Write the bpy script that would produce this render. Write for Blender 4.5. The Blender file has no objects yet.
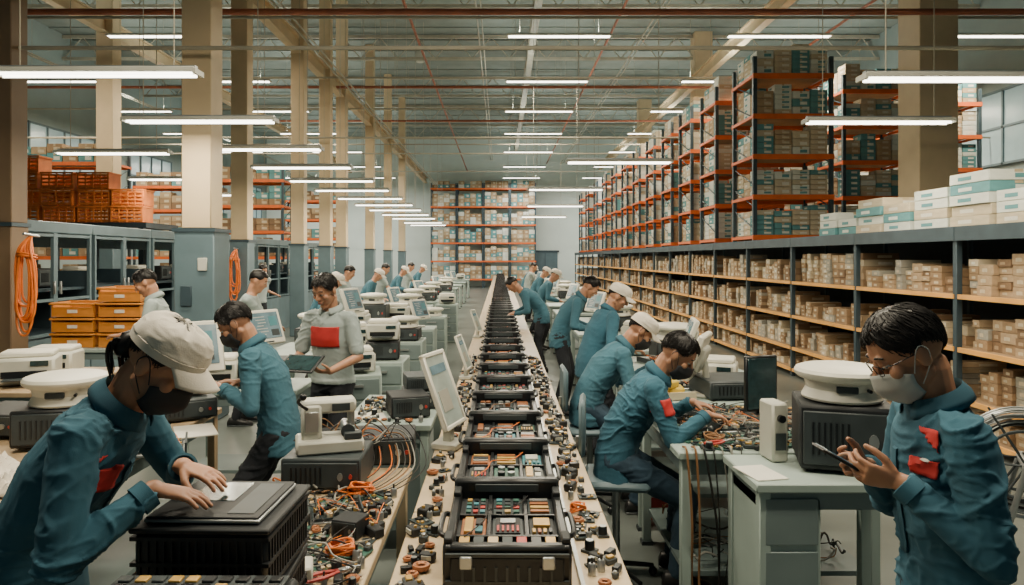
import bpy, bmesh, math, random
from mathutils import Vector, Matrix, noise
from mathutils.bvhtree import BVHTree
random.seed(7)
R=random.Random(11)
COL=bpy.context.scene.collection
def V(*a): return Vector(a)
H=1.82; FPX=700.0
# ------------------------------------------------------------ materials
def mat(name,col,rough=.55,metal=0.0,var=.12,scale=6,bump=0.0,bscale=80,emit=0.0,trans=0.0,bd=.002):
    m=bpy.data.materials.new(name); m.use_nodes=True
    nt=m.node_tree; b=nt.nodes['Principled BSDF']
    b.inputs['Roughness'].default_value=rough; b.inputs['Metallic'].default_value=metal
    c=(col[0],col[1],col[2],1)
    b.inputs['Base Color'].default_value=c
    if var>0 or bump>0:
        tc=nt.nodes.new('ShaderNodeTexCoord')
    if var>0:
        n=nt.nodes.new('ShaderNodeTexNoise'); n.inputs['Scale'].default_value=scale; n.inputs['Detail'].default_value=5
        nt.links.new(tc.outputs['Object'],n.inputs['Vector'])
        r=nt.nodes.new('ShaderNodeValToRGB')
        r.color_ramp.elements[0].position=.3; r.color_ramp.elements[1].position=.7
        r.color_ramp.elements[0].color=tuple(max(0,x*(1-var)) for x in col)+(1,)
        r.color_ramp.elements[1].color=tuple(min(1,x*(1+var)) for x in col)+(1,)
        nt.links.new(n.outputs['Fac'],r.inputs['Fac']); nt.links.new(r.outputs['Color'],b.inputs['Base Color'])
    if bump>0:
        n2=nt.nodes.new('ShaderNodeTexNoise'); n2.inputs['Scale'].default_value=bscale
        nt.links.new(tc.outputs['Object'],n2.inputs['Vector'])
        bp=nt.nodes.new('ShaderNodeBump'); bp.inputs['Strength'].default_value=bump; bp.inputs['Distance'].default_value=bd
        nt.links.new(n2.outputs['Fac'],bp.inputs['Height']); nt.links.new(bp.outputs['Normal'],b.inputs['Normal'])
    if emit>0:
        b.inputs['Emission Color'].default_value=c; b.inputs['Emission Strength'].default_value=emit
    if trans>0: b.inputs['Transmission Weight'].default_value=trans
    return m
M=dict(
 floor=mat('floor_concrete',(.14,.16,.15),.28,0,.28,1.2,.05,30),
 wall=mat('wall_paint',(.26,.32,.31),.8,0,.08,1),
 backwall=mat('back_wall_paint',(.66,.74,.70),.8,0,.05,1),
 ceil=mat('ceiling_metal',(.22,.25,.225),.8,0,.10,2),
 cream=mat('cream_paint',(.62,.48,.30),.6,0,.10,2),
 brown=mat('brown_paint',(.18,.12,.07),.6,0,.15,2),
 bluegray=mat('bluegray_paint',(.10,.155,.18),.5,0,.12,3),
 steel=mat('shelf_steel',(.05,.08,.10),.45,.3,.15,4),
 dsteel=mat('dark_steel',(.02,.03,.038),.5,.3,.2,4),
 orange=mat('rack_orange',(.75,.14,.022),.5,0,.12,4),
 yellow=mat('shelf_edge_yellow',(.80,.40,.10),.5,0,.12,4),
 crate=mat('crate_orange',(.55,.15,.025),.55,0,.15,6),
 crate2=mat('bin_amber',(.55,.21,.03),.55,0,.15,6),
 foam=mat('yellow_foam',(.72,.52,.08),.7,0,.10,10),
 wood=mat('bench_laminate',(.58,.45,.29),.42,0,.10,9,.03,60),
 wood2=mat('bench_board',(.42,.30,.18),.5,0,.18,7),
 table=mat('table_greygreen',(.33,.41,.38),.5,0,.08,4),
 tabled=mat('table_side_grey',(.16,.21,.21),.5,0,.1,4),
 metal=mat('brushed_metal',(.42,.44,.44),.35,.8,.1,10),
 black=mat('black_plastic',(.007,.009,.011),.36,0,.3,12),
 black2=mat('black_matte',(.012,.015,.018),.6,0,.3,12,.1,120),
 dgrey=mat('dark_grey_plastic',(.035,.046,.05),.5,0,.2,10),
 white=mat('white_plastic',(.72,.70,.60),.4,0,.05,4),
 white2=mat('offwhite_plastic',(.52,.52,.45),.45,0,.08,5),
 screen=mat('screen_glass',(.02,.045,.05),.12,0,.3,20),
 screenl=mat('screen_pale',(.10,.16,.18),.2,0,.5,9,emit=.5),
 screenw=mat('screen_whitish',(.34,.40,.37),.3,0,.25,6),
 gold=mat('gold_component',(.58,.36,.10),.4,.3,.2,20),
 copper=mat('copper_brown',(.35,.13,.05),.4,.3,.2,20),
 pcb=mat('circuit_green',(.035,.11,.085),.45,0,.4,60),
 pcbd=mat('circuit_dark',(.022,.036,.04),.45,0,.4,60),
 teal=mat('teal_plastic',(.06,.22,.26),.45,0,.15,10),
 tan=mat('tan_component',(.58,.44,.26),.5,0,.15,12),
 red=mat('red_cloth',(.45,.022,.02),.75,0,.12,12),
 redp=mat('red_plastic',(.45,.04,.03),.4,0,.1,12),
 cable_o=mat('orange_cable',(.72,.17,.02),.45,0,.1,12),
 cable_k=mat('black_cable',(.012,.012,.012),.5,0,.1,12),
 cable_g=mat('grey_cable',(.28,.28,.25),.5,0,.1,12),
 cable_b=mat('brown_cable',(.24,.12,.05),.5,0,.1,12),
 paper=mat('paper',(.72,.70,.62),.8,0,.04,6),
 card=mat('cardboard',(.33,.22,.125),.85,0,.18,3),
 card2=mat('cardboard_light',(.43,.31,.19),.85,0,.15,3),
 card3=mat('cardboard_pale',(.56,.48,.34),.85,0,.12,3),
 card4=mat('cardboard_dark',(.22,.14,.08),.85,0,.15,3),
 cardg=mat('cardboard_grey',(.34,.33,.28),.85,0,.15,3),
 boxteal=mat('carton_teal',(.11,.30,.32),.7,0,.12,3),
 boxwhite=mat('carton_white',(.68,.71,.64),.7,0,.08,3),
 tape=mat('packing_tape',(.50,.40,.26),.4,0,.05,3),
 lab=mat('paper_label',(.70,.68,.60),.7,0,.1,30),
 tube=mat('light_tube',(1,.95,.82),.4,0,0,1,emit=8),
 pipe_r=mat('pipe_red',(.36,.11,.055),.5,0,.2,3),
 pipe_c=mat('pipe_cream',(.38,.35,.27),.5,0,.15,3),
 window=mat('window_pane',(.30,.42,.44),.2,0,.1,2,emit=.25),
 jacket=mat('blue_workwear',(.028,.105,.155),.88,0,.20,5,.3,500),
 jacket2=mat('blue_workwear_worn',(.042,.13,.18),.88,0,.20,5,.3,500),
 shirt=mat('pale_shirt',(.33,.39,.38),.88,0,.10,7,.2,500),
 trouser=mat('dark_trousers',(.016,.019,.026),.85,0,.2,8,.2,400),
 trouserb=mat('navy_trousers',(.022,.05,.08),.85,0,.2,8,.2,400),
 skin=mat('skin',(.44,.22,.13),.48,0,.12,14,.1,300),
 hair=mat('black_hair',(.005,.004,.004),.42,0,.3,40),
 capw=mat('white_cap_cloth',(.68,.63,.54),.9,0,.08,8,.3,300),
 maskk=mat('black_mask',(.022,.024,.030),.7,0,.15,20),
 maskg=mat('grey_mask',(.46,.48,.46),.8,0,.08,20),
 eye=mat('eye_white',(.6,.58,.54),.25,0,0),
 iris=mat('iris_dark',(.012,.008,.006),.15,0,0),
 lip=mat('lip',(.33,.13,.10),.5,0,.1,20),
 shoe=mat('shoe_black',(.015,.015,.016),.45,0,.2,10),
)
M['hair'].node_tree.nodes['Principled BSDF'].inputs['Specular IOR Level'].default_value=.35
M['skin'].node_tree.nodes['Principled BSDF'].inputs['Subsurface Weight'].default_value=.08
M['skin'].node_tree.nodes['Principled BSDF'].inputs['Subsurface Scale'].default_value=.01
# ------------------------------------------------------------ mesh builder
class MB:
    def __init__(s): s.v=[];s.f=[];s.m=[];s.mats=[]
    def mi(s,m):
        m=M[m] if isinstance(m,str) else m
        if m not in s.mats: s.mats.append(m)
        return s.mats.index(m)
    def add(s,vs,fs,m):
        o=len(s.v); k=s.mi(m)
        s.v.extend([tuple(x) for x in vs])
        for f in fs: s.f.append([i+o for i in f]); s.m.append(k)
        return s
    def box(s,c,d,m,bev=0,rot=None):
        c=Vector(c)
        if bev>0:
            bm=bmesh.new(); bmesh.ops.create_cube(bm,size=1)
            for v in bm.verts: v.co=Vector((v.co.x*d[0],v.co.y*d[1],v.co.z*d[2]))
            bmesh.ops.bevel(bm,geom=bm.edges[:],offset=bev,segments=1,affect='EDGES',profile=.5)
            vs=[v.co.copy() for v in bm.verts]; bm.verts.index_update()
            fs=[[v.index for v in f.verts] for f in bm.faces]; bm.free()
        else:
            vs=[Vector((x*d[0]/2,y*d[1]/2,z*d[2]/2)) for x in(-1,1) for y in(-1,1) for z in(-1,1)]
            fs=[[0,1,3,2],[4,6,7,5],[0,4,5,1],[2,3,7,6],[0,2,6,4],[1,5,7,3]]
        if rot is not None: vs=[rot@v for v in vs]
        return s.add([v+c for v in vs],fs,m)
    def loft(s,rings,m,n=16,cap=True):
        vs=[];fs=[]
        for c,a,b in rings:
            for i in range(n):
                t=2*math.pi*i/n; vs.append(Vector(c)+Vector(a)*math.cos(t)+Vector(b)*math.sin(t))
        k=len(rings)
        for j in range(k-1):
            for i in range(n):
                i2=(i+1)%n; fs.append([j*n+i,j*n+i2,(j+1)*n+i2,(j+1)*n+i])
        if cap:
            fs.append([i for i in range(n)][::-1]); fs.append([(k-1)*n+i for i in range(n)])
        return s.add(vs,fs,m)
    def frame(s,d):
        d=Vector(d).normalized(); u=Vector((0,0,1)) if abs(d.z)<.9 else Vector((1,0,0))
        a=d.cross(u).normalized(); return a,d.cross(a).normalized()
    def cyl(s,p0,p1,r,m,r1=None,n=14):
        p0=Vector(p0);p1=Vector(p1);r1=r if r1 is None else r1
        a,b=s.frame(p1-p0); return s.loft([(p0,a*r,b*r),(p1,a*r1,b*r1)],m,n)
    def caps(s,p0,p1,r0,r1,m,n=14):
        p0=Vector(p0);p1=Vector(p1);d=(p1-p0)
        d=d.normalized() if d.length>1e-6 else V(0,0,1); a,b=s.frame(d); rg=[]
        for t in (-88,-60,-30,0): q=math.radians(t); rg.append((p0+d*r0*math.sin(q),a*r0*math.cos(q),b*r0*math.cos(q)))
        for t in (0,30,60,88): q=math.radians(t); rg.append((p1+d*r1*math.sin(q),a*r1*math.cos(q),b*r1*math.cos(q)))
        return s.loft(rg,m,n)
    def chain(s,ps,rs,m,n=14):
        for i in range(len(ps)-1): s.caps(ps[i],ps[i+1],rs[i],rs[i+1],m,n)
        return s
    def ell(s,c,r,m,mx=None,n=20,k=12):
        rg=[]; mx=mx or Matrix.Identity(3)
        c=Vector(c)
        for j in range(k+1):
            q=math.pi*(j/k-.5); q=max(-1.55,min(1.55,q))
            rg.append((c+mx@V(0,0,r[2]*math.sin(q)),mx@V(r[0]*math.cos(q),0,0),mx@V(0,r[1]*math.cos(q),0)))
        return s.loft(rg,m,n)
    def rev(s,prof,m,c=(0,0,0),n=28):
        return s.loft([(Vector(c)+V(0,0,z),V(r,0,0),V(0,r,0)) for r,z in prof],m,n)
    def tubep(s,pts,r,m,n=7,sub=4,tap=0):
        P=[Vector(p) for p in pts]; Q=[]
        for i in range(len(P)-1):
            p0=P[max(i-1,0)];p1=P[i];p2=P[i+1];p3=P[min(i+2,len(P)-1)]
            for k in range(sub):
                t=k/sub; Q.append(.5*((2*p1)+(p2-p0)*t+(2*p0-5*p1+4*p2-p3)*t*t+(3*p1-p0-3*p2+p3)*t**3))
        Q.append(P[-1]); rg=[]; a=None
        for i,q in enumerate(Q):
            d=(Q[min(i+1,len(Q)-1)]-Q[max(i-1,0)])
            d=d.normalized() if d.length>1e-7 else V(0,0,1)
            if a is None: a,b=s.frame(d)
            else:
                a=a-d*a.dot(d); a=a.normalized() if a.length>1e-6 else s.frame(d)[0]; b=d.cross(a)
            rr=r*(1-tap*i/max(1,len(Q)-1)); rg.append((q,a*rr,b*rr))
        return s.loft(rg,m,n)
    def torus(s,c,Rr,r,m,ax=(0,0,1),n=28,k=8,arc=1.0):
        a,b=s.frame(ax); c=Vector(c); N=int(n*arc)
        vs=[];fs=[];d=Vector(ax).normalized(); full=arc>=.999
        cnt=N if full else N+1
        for i in range(cnt):
            t=2*math.pi*i/n; o=a*math.cos(t)+b*math.sin(t)
            for j in range(k):
                q=2*math.pi*j/k; vs.append(c+o*(Rr+r*math.cos(q))+d*r*math.sin(q))
        for i in range(N):
            i2=(i+1)%cnt
            for j in range(k): fs.append([i*k+j,i*k+(j+1)%k,i2*k+(j+1)%k,i2*k+j])
        return s.add(vs,fs,m)
    def mesh(s,name,smooth=True,recalc=False):
        me=bpy.data.meshes.new(name); me.from_pydata(s.v,[],s.f)
        for m in s.mats: me.materials.append(m)
        me.polygons.foreach_set('material_index',s.m); me.update()
        bm=bmesh.new(); bm.from_mesh(me); bmesh.ops.recalc_face_normals(bm,faces=bm.faces[:]); bm.to_mesh(me); bm.free()
        if smooth:
            me.polygons.foreach_set('use_smooth',[True]*len(me.polygons)); me.set_sharp_from_angle(angle=math.radians(38))
        return me
    def obj(s,name,parent=None,label=None,smooth=True):
        o=bpy.data.objects.new(name,s.mesh(name,smooth)); COL.objects.link(o)
        if parent is not None: o.parent=parent
        if label: o['label']=label
        return o
def thing(name,label,cat,loc=(0,0,0),rz=0,group=None):
    e=bpy.data.objects.new(name,None); e.empty_display_size=.1; COL.objects.link(e)
    e['label']=label; e['category']=cat; e.location=loc; e.rotation_euler=(0,0,rz)
    if group: e['group']=group
    return e
def single(mb,name,label,cat,loc=(0,0,0),rz=0,group=None):
    o=mb.obj(name); o['label']=label; o['category']=cat; o.location=loc; o.rotation_euler=(0,0,rz)
    if group: o['group']=group
    return o
def struct(mb,name,label=None):
    o=mb.obj(name,smooth=False); o['kind']='structure'
    o['label']=label or name.replace('_',' '); return o
def cp(o,parent=None):
    n=o.copy(); n.parent=parent; COL.objects.link(n)
    for ch in o.children: cp(ch,n)
    return n
def dup(root,loc,rz=0,sc=None,label=None):
    kids=list(root.children)
    n=root.copy(); COL.objects.link(n)
    for ch in kids: cp(ch,n)
    n.location=loc; n.rotation_euler=(0,0,rz)
    if sc: n.scale=sc if not isinstance(sc,(int,float)) else (sc,)*3
    if label: n['label']=label
    return n
def place(root,spots):
    first=True
    out=[]
    for s in spots:
        loc=s[0]; rz=s[1] if len(s)>1 else 0; sc=s[2] if len(s)>2 else None
        if first:
            root.location=loc; root.rotation_euler=(0,0,rz)
            if sc: root.scale=sc if not isinstance(sc,(int,float)) else (sc,)*3
            first=False; out.append(root)
        else: out.append(dup(root,loc,rz,sc or (1,1,1)))
    return out
# ------------------------------------------------------------ people
def remesh(mb,name,vox,sm=3,matname=None):
    me=mb.mesh(name,False); o=bpy.data.objects.new(name,me); COL.objects.link(o)
    r=o.modifiers.new('r','REMESH'); r.mode='VOXEL'; r.voxel_size=vox; r.use_smooth_shade=True
    if sm: s=o.modifiers.new('s','SMOOTH'); s.factor=.5; s.iterations=sm
    dg=bpy.context.evaluated_depsgraph_get(); dg.update()
    nm=bpy.data.meshes.new_from_object(o.evaluated_get(dg)); bpy.data.objects.remove(o)
    nm.materials.clear()
    if matname: nm.materials.append(M[matname])
    nm.name=name
    nm.polygons.foreach_set('material_index',[0]*len(nm.polygons))
    nm.polygons.foreach_set('use_smooth',[True]*len(nm.polygons))
    return nm
def wrinkle(me,amp,freq,axis=None):
    me.update()
    co=[v.co.copy() for v in me.vertices]; no=[v.normal.copy() for v in me.vertices]
    for i,v in enumerate(me.vertices):
        p=co[i]; w=noise.noise(p*freq*.4+V(3,1,2)); w2=noise.noise(p*freq*.35+V(8,5,1))
        q=V(p.x*freq*.8+w*2.2,p.y*freq*.8+w2*2.2,p.z*freq*1.7+w*1.5)
        a=1-abs(noise.noise(q))*3.4; a=max(0,a)**2
        q2=q*2.1+V(5,5,5); b=max(0,1-abs(noise.noise(q2))*3.8)**2
        mod=.2+.8*max(0,min(1,w2*2.0+.4))
        v.co=p+no[i]*amp*((a*1.0+b*.40)*mod-.15+.32*w)
    me.update()
def meshobj(me,name,parent,label=None):
    o=bpy.data.objects.new(name,me); COL.objects.link(o); o.parent=parent
    if label:o['label']=label
    return o
def ik(S,T,a,b,pole):
    S=Vector(S);T=Vector(T);d=T-S;L=d.length
    mx=(a+b)*.985
    if L>mx: T=S+d.normalized()*mx; d=T-S; L=mx
    u=d.normalized(); x=(a*a-b*b+L*L)/(2*L); h=math.sqrt(max(a*a-x*x,1e-6))
    p=Vector(pole); p=p-u*p.dot(u); p.normalize()
    return S+u*x+p*h,T
def hand(mb,W,d,n,side,curl,k=.90):
    d=Vector(d).normalized(); n=Vector(n); n=(n-d*n.dot(d)).normalized()
    s=d.cross(n)*side
    mb.loft([(W-d*.02,s*.025,n*.019),(W+d*.012*k,s*.028*k,n*.018),(W+d*.045*k,s*.038*k,n*.0155),(W+d*.08*k,s*.041*k,n*.013),(W+d*.094*k,s*.035*k,n*.010)],'skin',16)
    for off,L,base,sp in ((.031,.070,.084,.12),(.0105,.079,.089,.04),(-.0108,.073,.086,-.05),(-.031,.058,.077,-.15)):
        off*=k;L*=k;base*=k
        p=W+d*base+s*off; ang=0; ps=[p-d*.012]; seg=(L*.46,L*.30,L*.24)
        ps.append(p)
        for i,c in enumerate((.8,1.0,.7)):
            ang+=curl*c
            dd=((d+s*sp).normalized()*math.cos(ang)+n*math.sin(ang)).normalized(); p=p+dd*seg[i]; ps.append(p)
        mb.chain(ps,[.0086,.0086,.0078,.0072,.0062],'skin',10)
    p=W+(d*.022+s*.024+n*.006)*k; q=p+(s*.62+d*.62+n*.35).normalized()*.042*k
    r=q+(s*.30+d*.85+n*.40).normalized()*.033*k; t=r+(s*.05+d*.92+n*.45).normalized()*.025*k
    mb.chain([p,q,r,t],[.0135,.0108,.0092,.0076],'skin',10)
def person(label,pel,yaw,lean,hands,feet=None,hp=25,hy=0,vox=.006,top='jacket',bottom='trouser',mask=None,cap=False,glasses=False,patch=None,
           pole=None,hdirs=None,curl=.45,sc=1.0,group=None,side_lean=0,detail=True,hairlen=1.0,ponytail=False,seed=1):
    HR=random.Random(seed)
    pel=Vector(pel); y=math.radians(yaw); F=V(math.cos(y),math.sin(y),0); Lf=V(-math.sin(y),math.cos(y),0); U=V(0,0,1)
    la=math.radians(lean); sl=math.radians(side_lean)
    def D(k): a=la*k; return (U*math.cos(a)+F*math.sin(a)+Lf*math.sin(sl)).normalized()
    def Fw(k): a=la*k; return (F*math.cos(a)-U*math.sin(a)).normalized()
    P0=pel; P1=P0+D(.5)*.12; P2=P1+D(.95)*.18; P3=P2+D(1.2)*.16; P4=P3+D(1.15)*.055
    hyr=math.radians(hy); hpr=math.radians(hp)
    hf0=(F*math.cos(hyr)+Lf*math.sin(hyr)); HF=(hf0*math.cos(hpr)-U*math.sin(hpr)).normalized(); HU=(U*math.cos(hpr)+hf0*math.sin(hpr)).normalized()
    HL=HU.cross(HF)
    P5=P4+(D(1.0)+HU*.4).normalized()*.065
    HC=P5+HU*.085+HF*.015
    HM=Matrix((HF,HL,HU)).transposed()
    T=lambda x,y_,z: HC+HM@V(x,y_,z)
    root=thing('person',label,'person',(pel.x,pel.y,0),0,group)
    off=V(pel.x,pel.y,0)
    mb=MB()
    a1,a2,a3=Fw(.5),Fw(.95),Fw(1.2)
    mb.loft([(P0-U*.07,Lf*.12,F*.08),(P0-U*.02,Lf*.15,F*.095),(P1,Lf*.13,a1*.085),(P2,Lf*.15,a2*.098),(P3-D(1.2)*.03,Lf*.155,a3*.085),(P3+D(1.2)*.02,Lf*.11,a3*.065),(P4,Lf*.06,a3*.055)],'skin',24)
    sh=[P3+Lf*s*.165-D(1.2)*.015 for s in(1,-1)]
    mb.chain([P3-D(1.2)*.01+Lf*.15,P3-D(1.2)*.01-Lf*.15],[.046,.046],'skin')
    mb.chain([P4-D(1)*.02,P5+HU*.02-HF*.01],[.056,.053],'skin')
    E=lambda c,r,m='skin': mb.ell(T(*c),r,m,HM,24,14)
    E((-.012,0,.030),(.098,.078,.090)); E((.022,0,-.035),(.064,.061,.078)); E((.058,0,-.096),(.024,.026,.020))
    mb.caps(T(-.005,.052,-.05),T(.055,.018,-.1),.020,.018,'skin'); mb.caps(T(-.005,-.052,-.05),T(.055,-.018,-.1),.020,.018,'skin')
    mb.caps(T(.078,0,.022),T(.104,0,-.018),.009,.0125,'skin',10)
    for s in(1,-1):
        E((.096,s*.011,-.024),(.011,.009,.008)); E((.058,s*.043,-.018),(.024,.022,.024)); E((-.008,s*.080,-.002),(.020,.009,.033))
        E((.073,s*.031,.017),(.015,.018,.0075))
    mb.caps(T(.076,.034,.032),T(.076,-.034,.032),.011,.011,'skin',10)
    E((.080,0,-.053),(.011,.025,.0065)); E((.078,0,-.065),(.011,.021,.0065))
    wr=[];el=[]
    for i,s in enumerate((1,-1)):
        pl=pole[i] if pole else (Lf*s*.5-U*1.0-F*.3)
        e,w=ik(sh[i],hands[i],.29,.255,pl); el.append(e);wr.append(w)
        mb.chain([sh[i],e,w],[.046,.036,.025],'skin')
        hd,hn=(hdirs[i] if hdirs and hdirs[i] else (((w-e).normalized()+F*.3),(-U)))
        hd=Vector(hd).normalized(); hn=Vector(hn); hn=(hn-hd*hn.dot(hd)).normalized()
        hand(mb,w,hd,hn,1 if i==1 else -1,curl)
    if feet is None: feet=[pel*1.0-U*pel.z+Lf*.11*s+F*(.04 if s>0 else -.03) for s in(1,-1)]
    hips=[P0+Lf*s*.085-U*.03 for s in(1,-1)]; kn=[];an=[]
    for i in(0,1):
        f=Vector(feet[i]); f.z=.085
        k,a=ik(hips[i],f,.43,.41,F); kn.append(k); an.append(a)
        mb.chain([hips[i],k,a],[.076,.053,.037],'skin'); mb.caps(a-U*.03,a-U*.045+F*.11,.032,.026,'skin')
    body=remesh(mb,'body',vox,2,'skin')
    parts=[meshobj(body,'body',root)]
    jk=MB()
    hem=.15 if top!='shirt' else .04
    seated=(kn[0].z>pel.z-.2)
    if seated: hem=.07
    jk.loft([(P0-U*hem,Lf*.178,F*.128),(P0-U*(hem-.03),Lf*.179,F*.129),(P0,Lf*.170,F*.120),(P1,Lf*.156,a1*.112),(P2,Lf*.172,a2*.122),(P3-D(1.2)*.04,Lf*.176,a3*.102),(P3+D(1.2)*.02,Lf*.128,a3*.078),(P4-D(1.1)*.012,Lf*.076,a3*.068)],top,28)
    jk.chain([P3-D(1.2)*.016+Lf*.16,P3-D(1.2)*.016-Lf*.16],[.058,.058],top)
    tj=MB(); tj.v=list(jk.v); tj.f=[list(f) for f in jk.f]; tj.m=list(jk.m); tj.mats=list(jk.mats)
    for i in(0,1):
        u=(wr[i]-el[i]).normalized(); ue=(el[i]-sh[i]).normalized()
        if top=='shirt':
            jk.chain([sh[i],el[i]-ue*.05],[.060,.057],top)
        else:
            ce=wr[i]-u*.01; a,b=jk.frame(u)
            jk.chain([sh[i],sh[i]+ue*.15,el[i]],[.060,.054,.047],top)
            jk.chain([el[i],el[i]+u*.12],[.047,.042],top)
            jk.loft([(el[i]+u*.11,a*.042,b*.042),(ce-u*.03,a*.035,b*.035),(ce,a*.036,b*.036)],top,18)
    jv=max(vox*1.2,.0055)
    jm=remesh(jk,'jacket',jv,5,top)
    if detail: wrinkle(jm,.0115,8.5)
    else: wrinkle(jm,.010,8)
    parts.append(meshobj(jm,'shirt' if top=='shirt' else 'jacket',root))
    if detail:
        bvh=BVHTree.FromPolygons([v.co.copy() for v in jm.vertices],[list(p.vertices) for p in jm.polygons])
        tm_=tj.mesh('t',False); tb=BVHTree.FromPolygons([v.co.copy() for v in tm_.vertices],[list(p.vertices) for p in tm_.polygons]); 
        def decal(c,out,up,w,h,m,name,lab=None,off_=.004,inner=None,nx=12,ny=12,torso=True):
            c=Vector(c);out=Vector(out).normalized();up=Vector(up);up=(up-out*up.dot(out)).normalized();rt=up.cross(out)
            vs=[];fs=[]
            for j in range(ny+1):
                for i in range(nx+1):
                    q=c+rt*w*(i/nx-.5)+up*h*(j/ny-.5)
                    hit=bvh.ray_cast(q,out,.5)[0]; h2=tb.ray_cast(q,out,.5)[0]
                    if hit is None: return
                    if torso and h2 is not None and (hit-q).length>(h2-q).length+.022: hit=h2+out*.012
                    vs.append(hit+out*off_)
            for j in range(ny):
                for i in range(nx): fs.append([j*(nx+1)+i,j*(nx+1)+i+1,(j+1)*(nx+1)+i+1,(j+1)*(nx+1)+i])
            d=MB().add(vs,fs,m)
            if inner:
                f2=[f for k,f in enumerate(fs) if inner(k%nx,k//nx)]
                d.add([v+out*.0025 for v in vs],f2,'lab')
            ob=d.obj(name,root,lab); parts.append(ob)
            so=ob.modifiers.new('t','SOLIDIFY'); so.thickness=.002
        if patch!='chest':
            decal(P2+a2*.02-D(1)*.03,a2,D(1),.028,.34,top,'placket')
            if patch!='left': decal(P2+D(1)*.02+Lf*.08,a2,D(1),.10,.012,top,'pocket_flap')
            if patch not in('right','sleeve'): decal(P2+D(1)*.02-Lf*.08,a2,D(1),.10,.012,top,'pocket_flap')
        mk=lambda i,j:(j==4 and 5<=i<=8) or (i==5 and 4<j<8)
        RL='red cloth patch with a pale mark'
        if patch=='chest': decal(P2+D(1)*.03,a2,D(1),.24,.17,'red','logo_patch','plain red cloth chest panel',off_=.007)
        if patch=='left': decal(P2+D(1)*.10+Lf*.055,(a2+Lf*.55),D(1),.085,.12,'red','logo_patch',RL,inner=mk,off_=.006)
        if patch in('right','sleeve'): decal(P2+D(1)*.07-Lf*.06,(a2-Lf*.55),D(1),.13,.10,'red','logo_patch','red cloth patch on the chest',off_=.006)
        if patch=='sleeve':
            ue=(el[1]-sh[1]).normalized(); decal(sh[1]+ue*.10,(-Lf+F*.75+U*.15),-ue,.07,.085,'red','sleeve_patch','red cloth patch on the upper sleeve',torso=False,nx=8,ny=8)
        rg=MB(); N=26; vs=[];fs=[]
        nd=(P5-P4).normalized()
        fa=(a3-nd*a3.dot(nd)).normalized(); la_=nd.cross(fa)
        for i in range(N+1):
            t=math.radians(22+(360-44)*i/N)
            for q,(r,hh) in enumerate(((.078,-.03),(.069,.020),(.072,.028),(.090,.002),(.095,-.018))):
                vs.append(P4+nd*(hh+ .014*(-math.cos(t)))+fa*math.cos(t)*r*1.0+la_*math.sin(t)*r)
        for i in range(N):
            for q in range(4): fs.append([i*5+q,i*5+q+1,(i+1)*5+q+1,(i+1)*5+q])
        ob=rg.add(vs,fs,top).obj('collar',root); so=ob.modifiers.new('t','SOLIDIFY'); so.thickness=.004; parts.append(ob)
        if top!='shirt':
            for i in(0,1):
                u=(wr[i]-el[i]).normalized(); c=MB(); ce=wr[i]-u*.012; a,b=c.frame(u)
                c.loft([(ce-u*.035,a*.037,b*.037),(ce-u*.034,a*.0405,b*.0405),(ce+u*.002,a*.0395,b*.0395),(ce+u*.004,a*.032,b*.032)],top,20,False)
                parts.append(c.obj('cuff',root))
    tr=MB()
    tr.loft([(P0-U*.10,Lf*.145,F*.10),(P0-U*.04,Lf*.162,F*.112),(P0+D(.5)*.06,Lf*.15,F*.105)],bottom,22)
    for i in(0,1):
        u=(an[i]-kn[i]).normalized()
        tr.chain([hips[i],kn[i]],[.090,.066],bottom); tr.chain([kn[i],an[i]-u*.01],[.066,.054],bottom)
    tm=remesh(tr,'trousers',max(jv,.010),2,bottom); wrinkle(tm,.010,9)
    parts.append(meshobj(tm,'trousers',root))
    for i in(0,1):
        s=MB(); a=an[i]; fd=F; b=V(a.x,a.y,0)
        pr=[(-.085,.030,.055),(-.07,.038,.085),(-.01,.040,.105),(.06,.045,.075),(.12,.048,.055),(.165,.035,.04),(.18,.018,.025)]
        s.loft([(b+fd*x+U*(h/2+.004),Lf*w,U*h/2) for x,w,h in pr],'shoe',16)
        s.loft([(b+fd*x+U*.009,Lf*(w+.004),U*.009) for x,w,h in pr],'dgrey',12)
        parts.append(s.obj('shoe',root))
    hr=MB(); vs=[];fs=[];NU,NV=(96,60) if detail else (40,24)
    ck=.30 if cap else .85
    def zmin(th):
        az=abs(((th+math.pi)%(2*math.pi))-math.pi)/math.pi
        if az<.22: return .52+.06*math.sin(th*11+seed)
        if az<.38: return .52-(az-.22)/.16*.62
        if az<.50: return -.10
        if az<.60: return -.10+.10*math.sin((az-.50)/.10*math.pi)
        return -.10-(az-.60)/.40*.62*hairlen
    def hrad(dx,dy,dz,lift=0):
        nz=noise.noise(V(dx*3+seed,dy*3,dz*2))*.05
        side=1-.45*max(0,min(1,(.25-dz)/.5))
        return 1.0+ck*((.075+nz)*side+.045*max(0,dz)+.05*max(0,dx)*max(0,dz))+.01+lift
    for j in range(NV+1):
        ph=math.pi*(j/NV-.5)
        for i in range(NU):
            th=2*math.pi*i/NU; dx=math.cos(ph)*math.cos(th);dy=math.cos(ph)*math.sin(th);dz=math.sin(ph)
            zm=zmin(th)
            k=max(0,min(1,(dz-zm)/.07+.5)); k=k*k*(3-2*k)
            r=.90+k*(hrad(dx,dy,dz)-.90)
            vs.append(T(-.012+dx*.098*r,dy*.080*r,.030+dz*.092*r))
    for j in range(NV):
        for i in range(NU): fs.append([j*NU+i,j*NU+(i+1)%NU,(j+1)*NU+(i+1)%NU,(j+1)*NU+i])
    hr.add(vs,fs,'hair')
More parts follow.
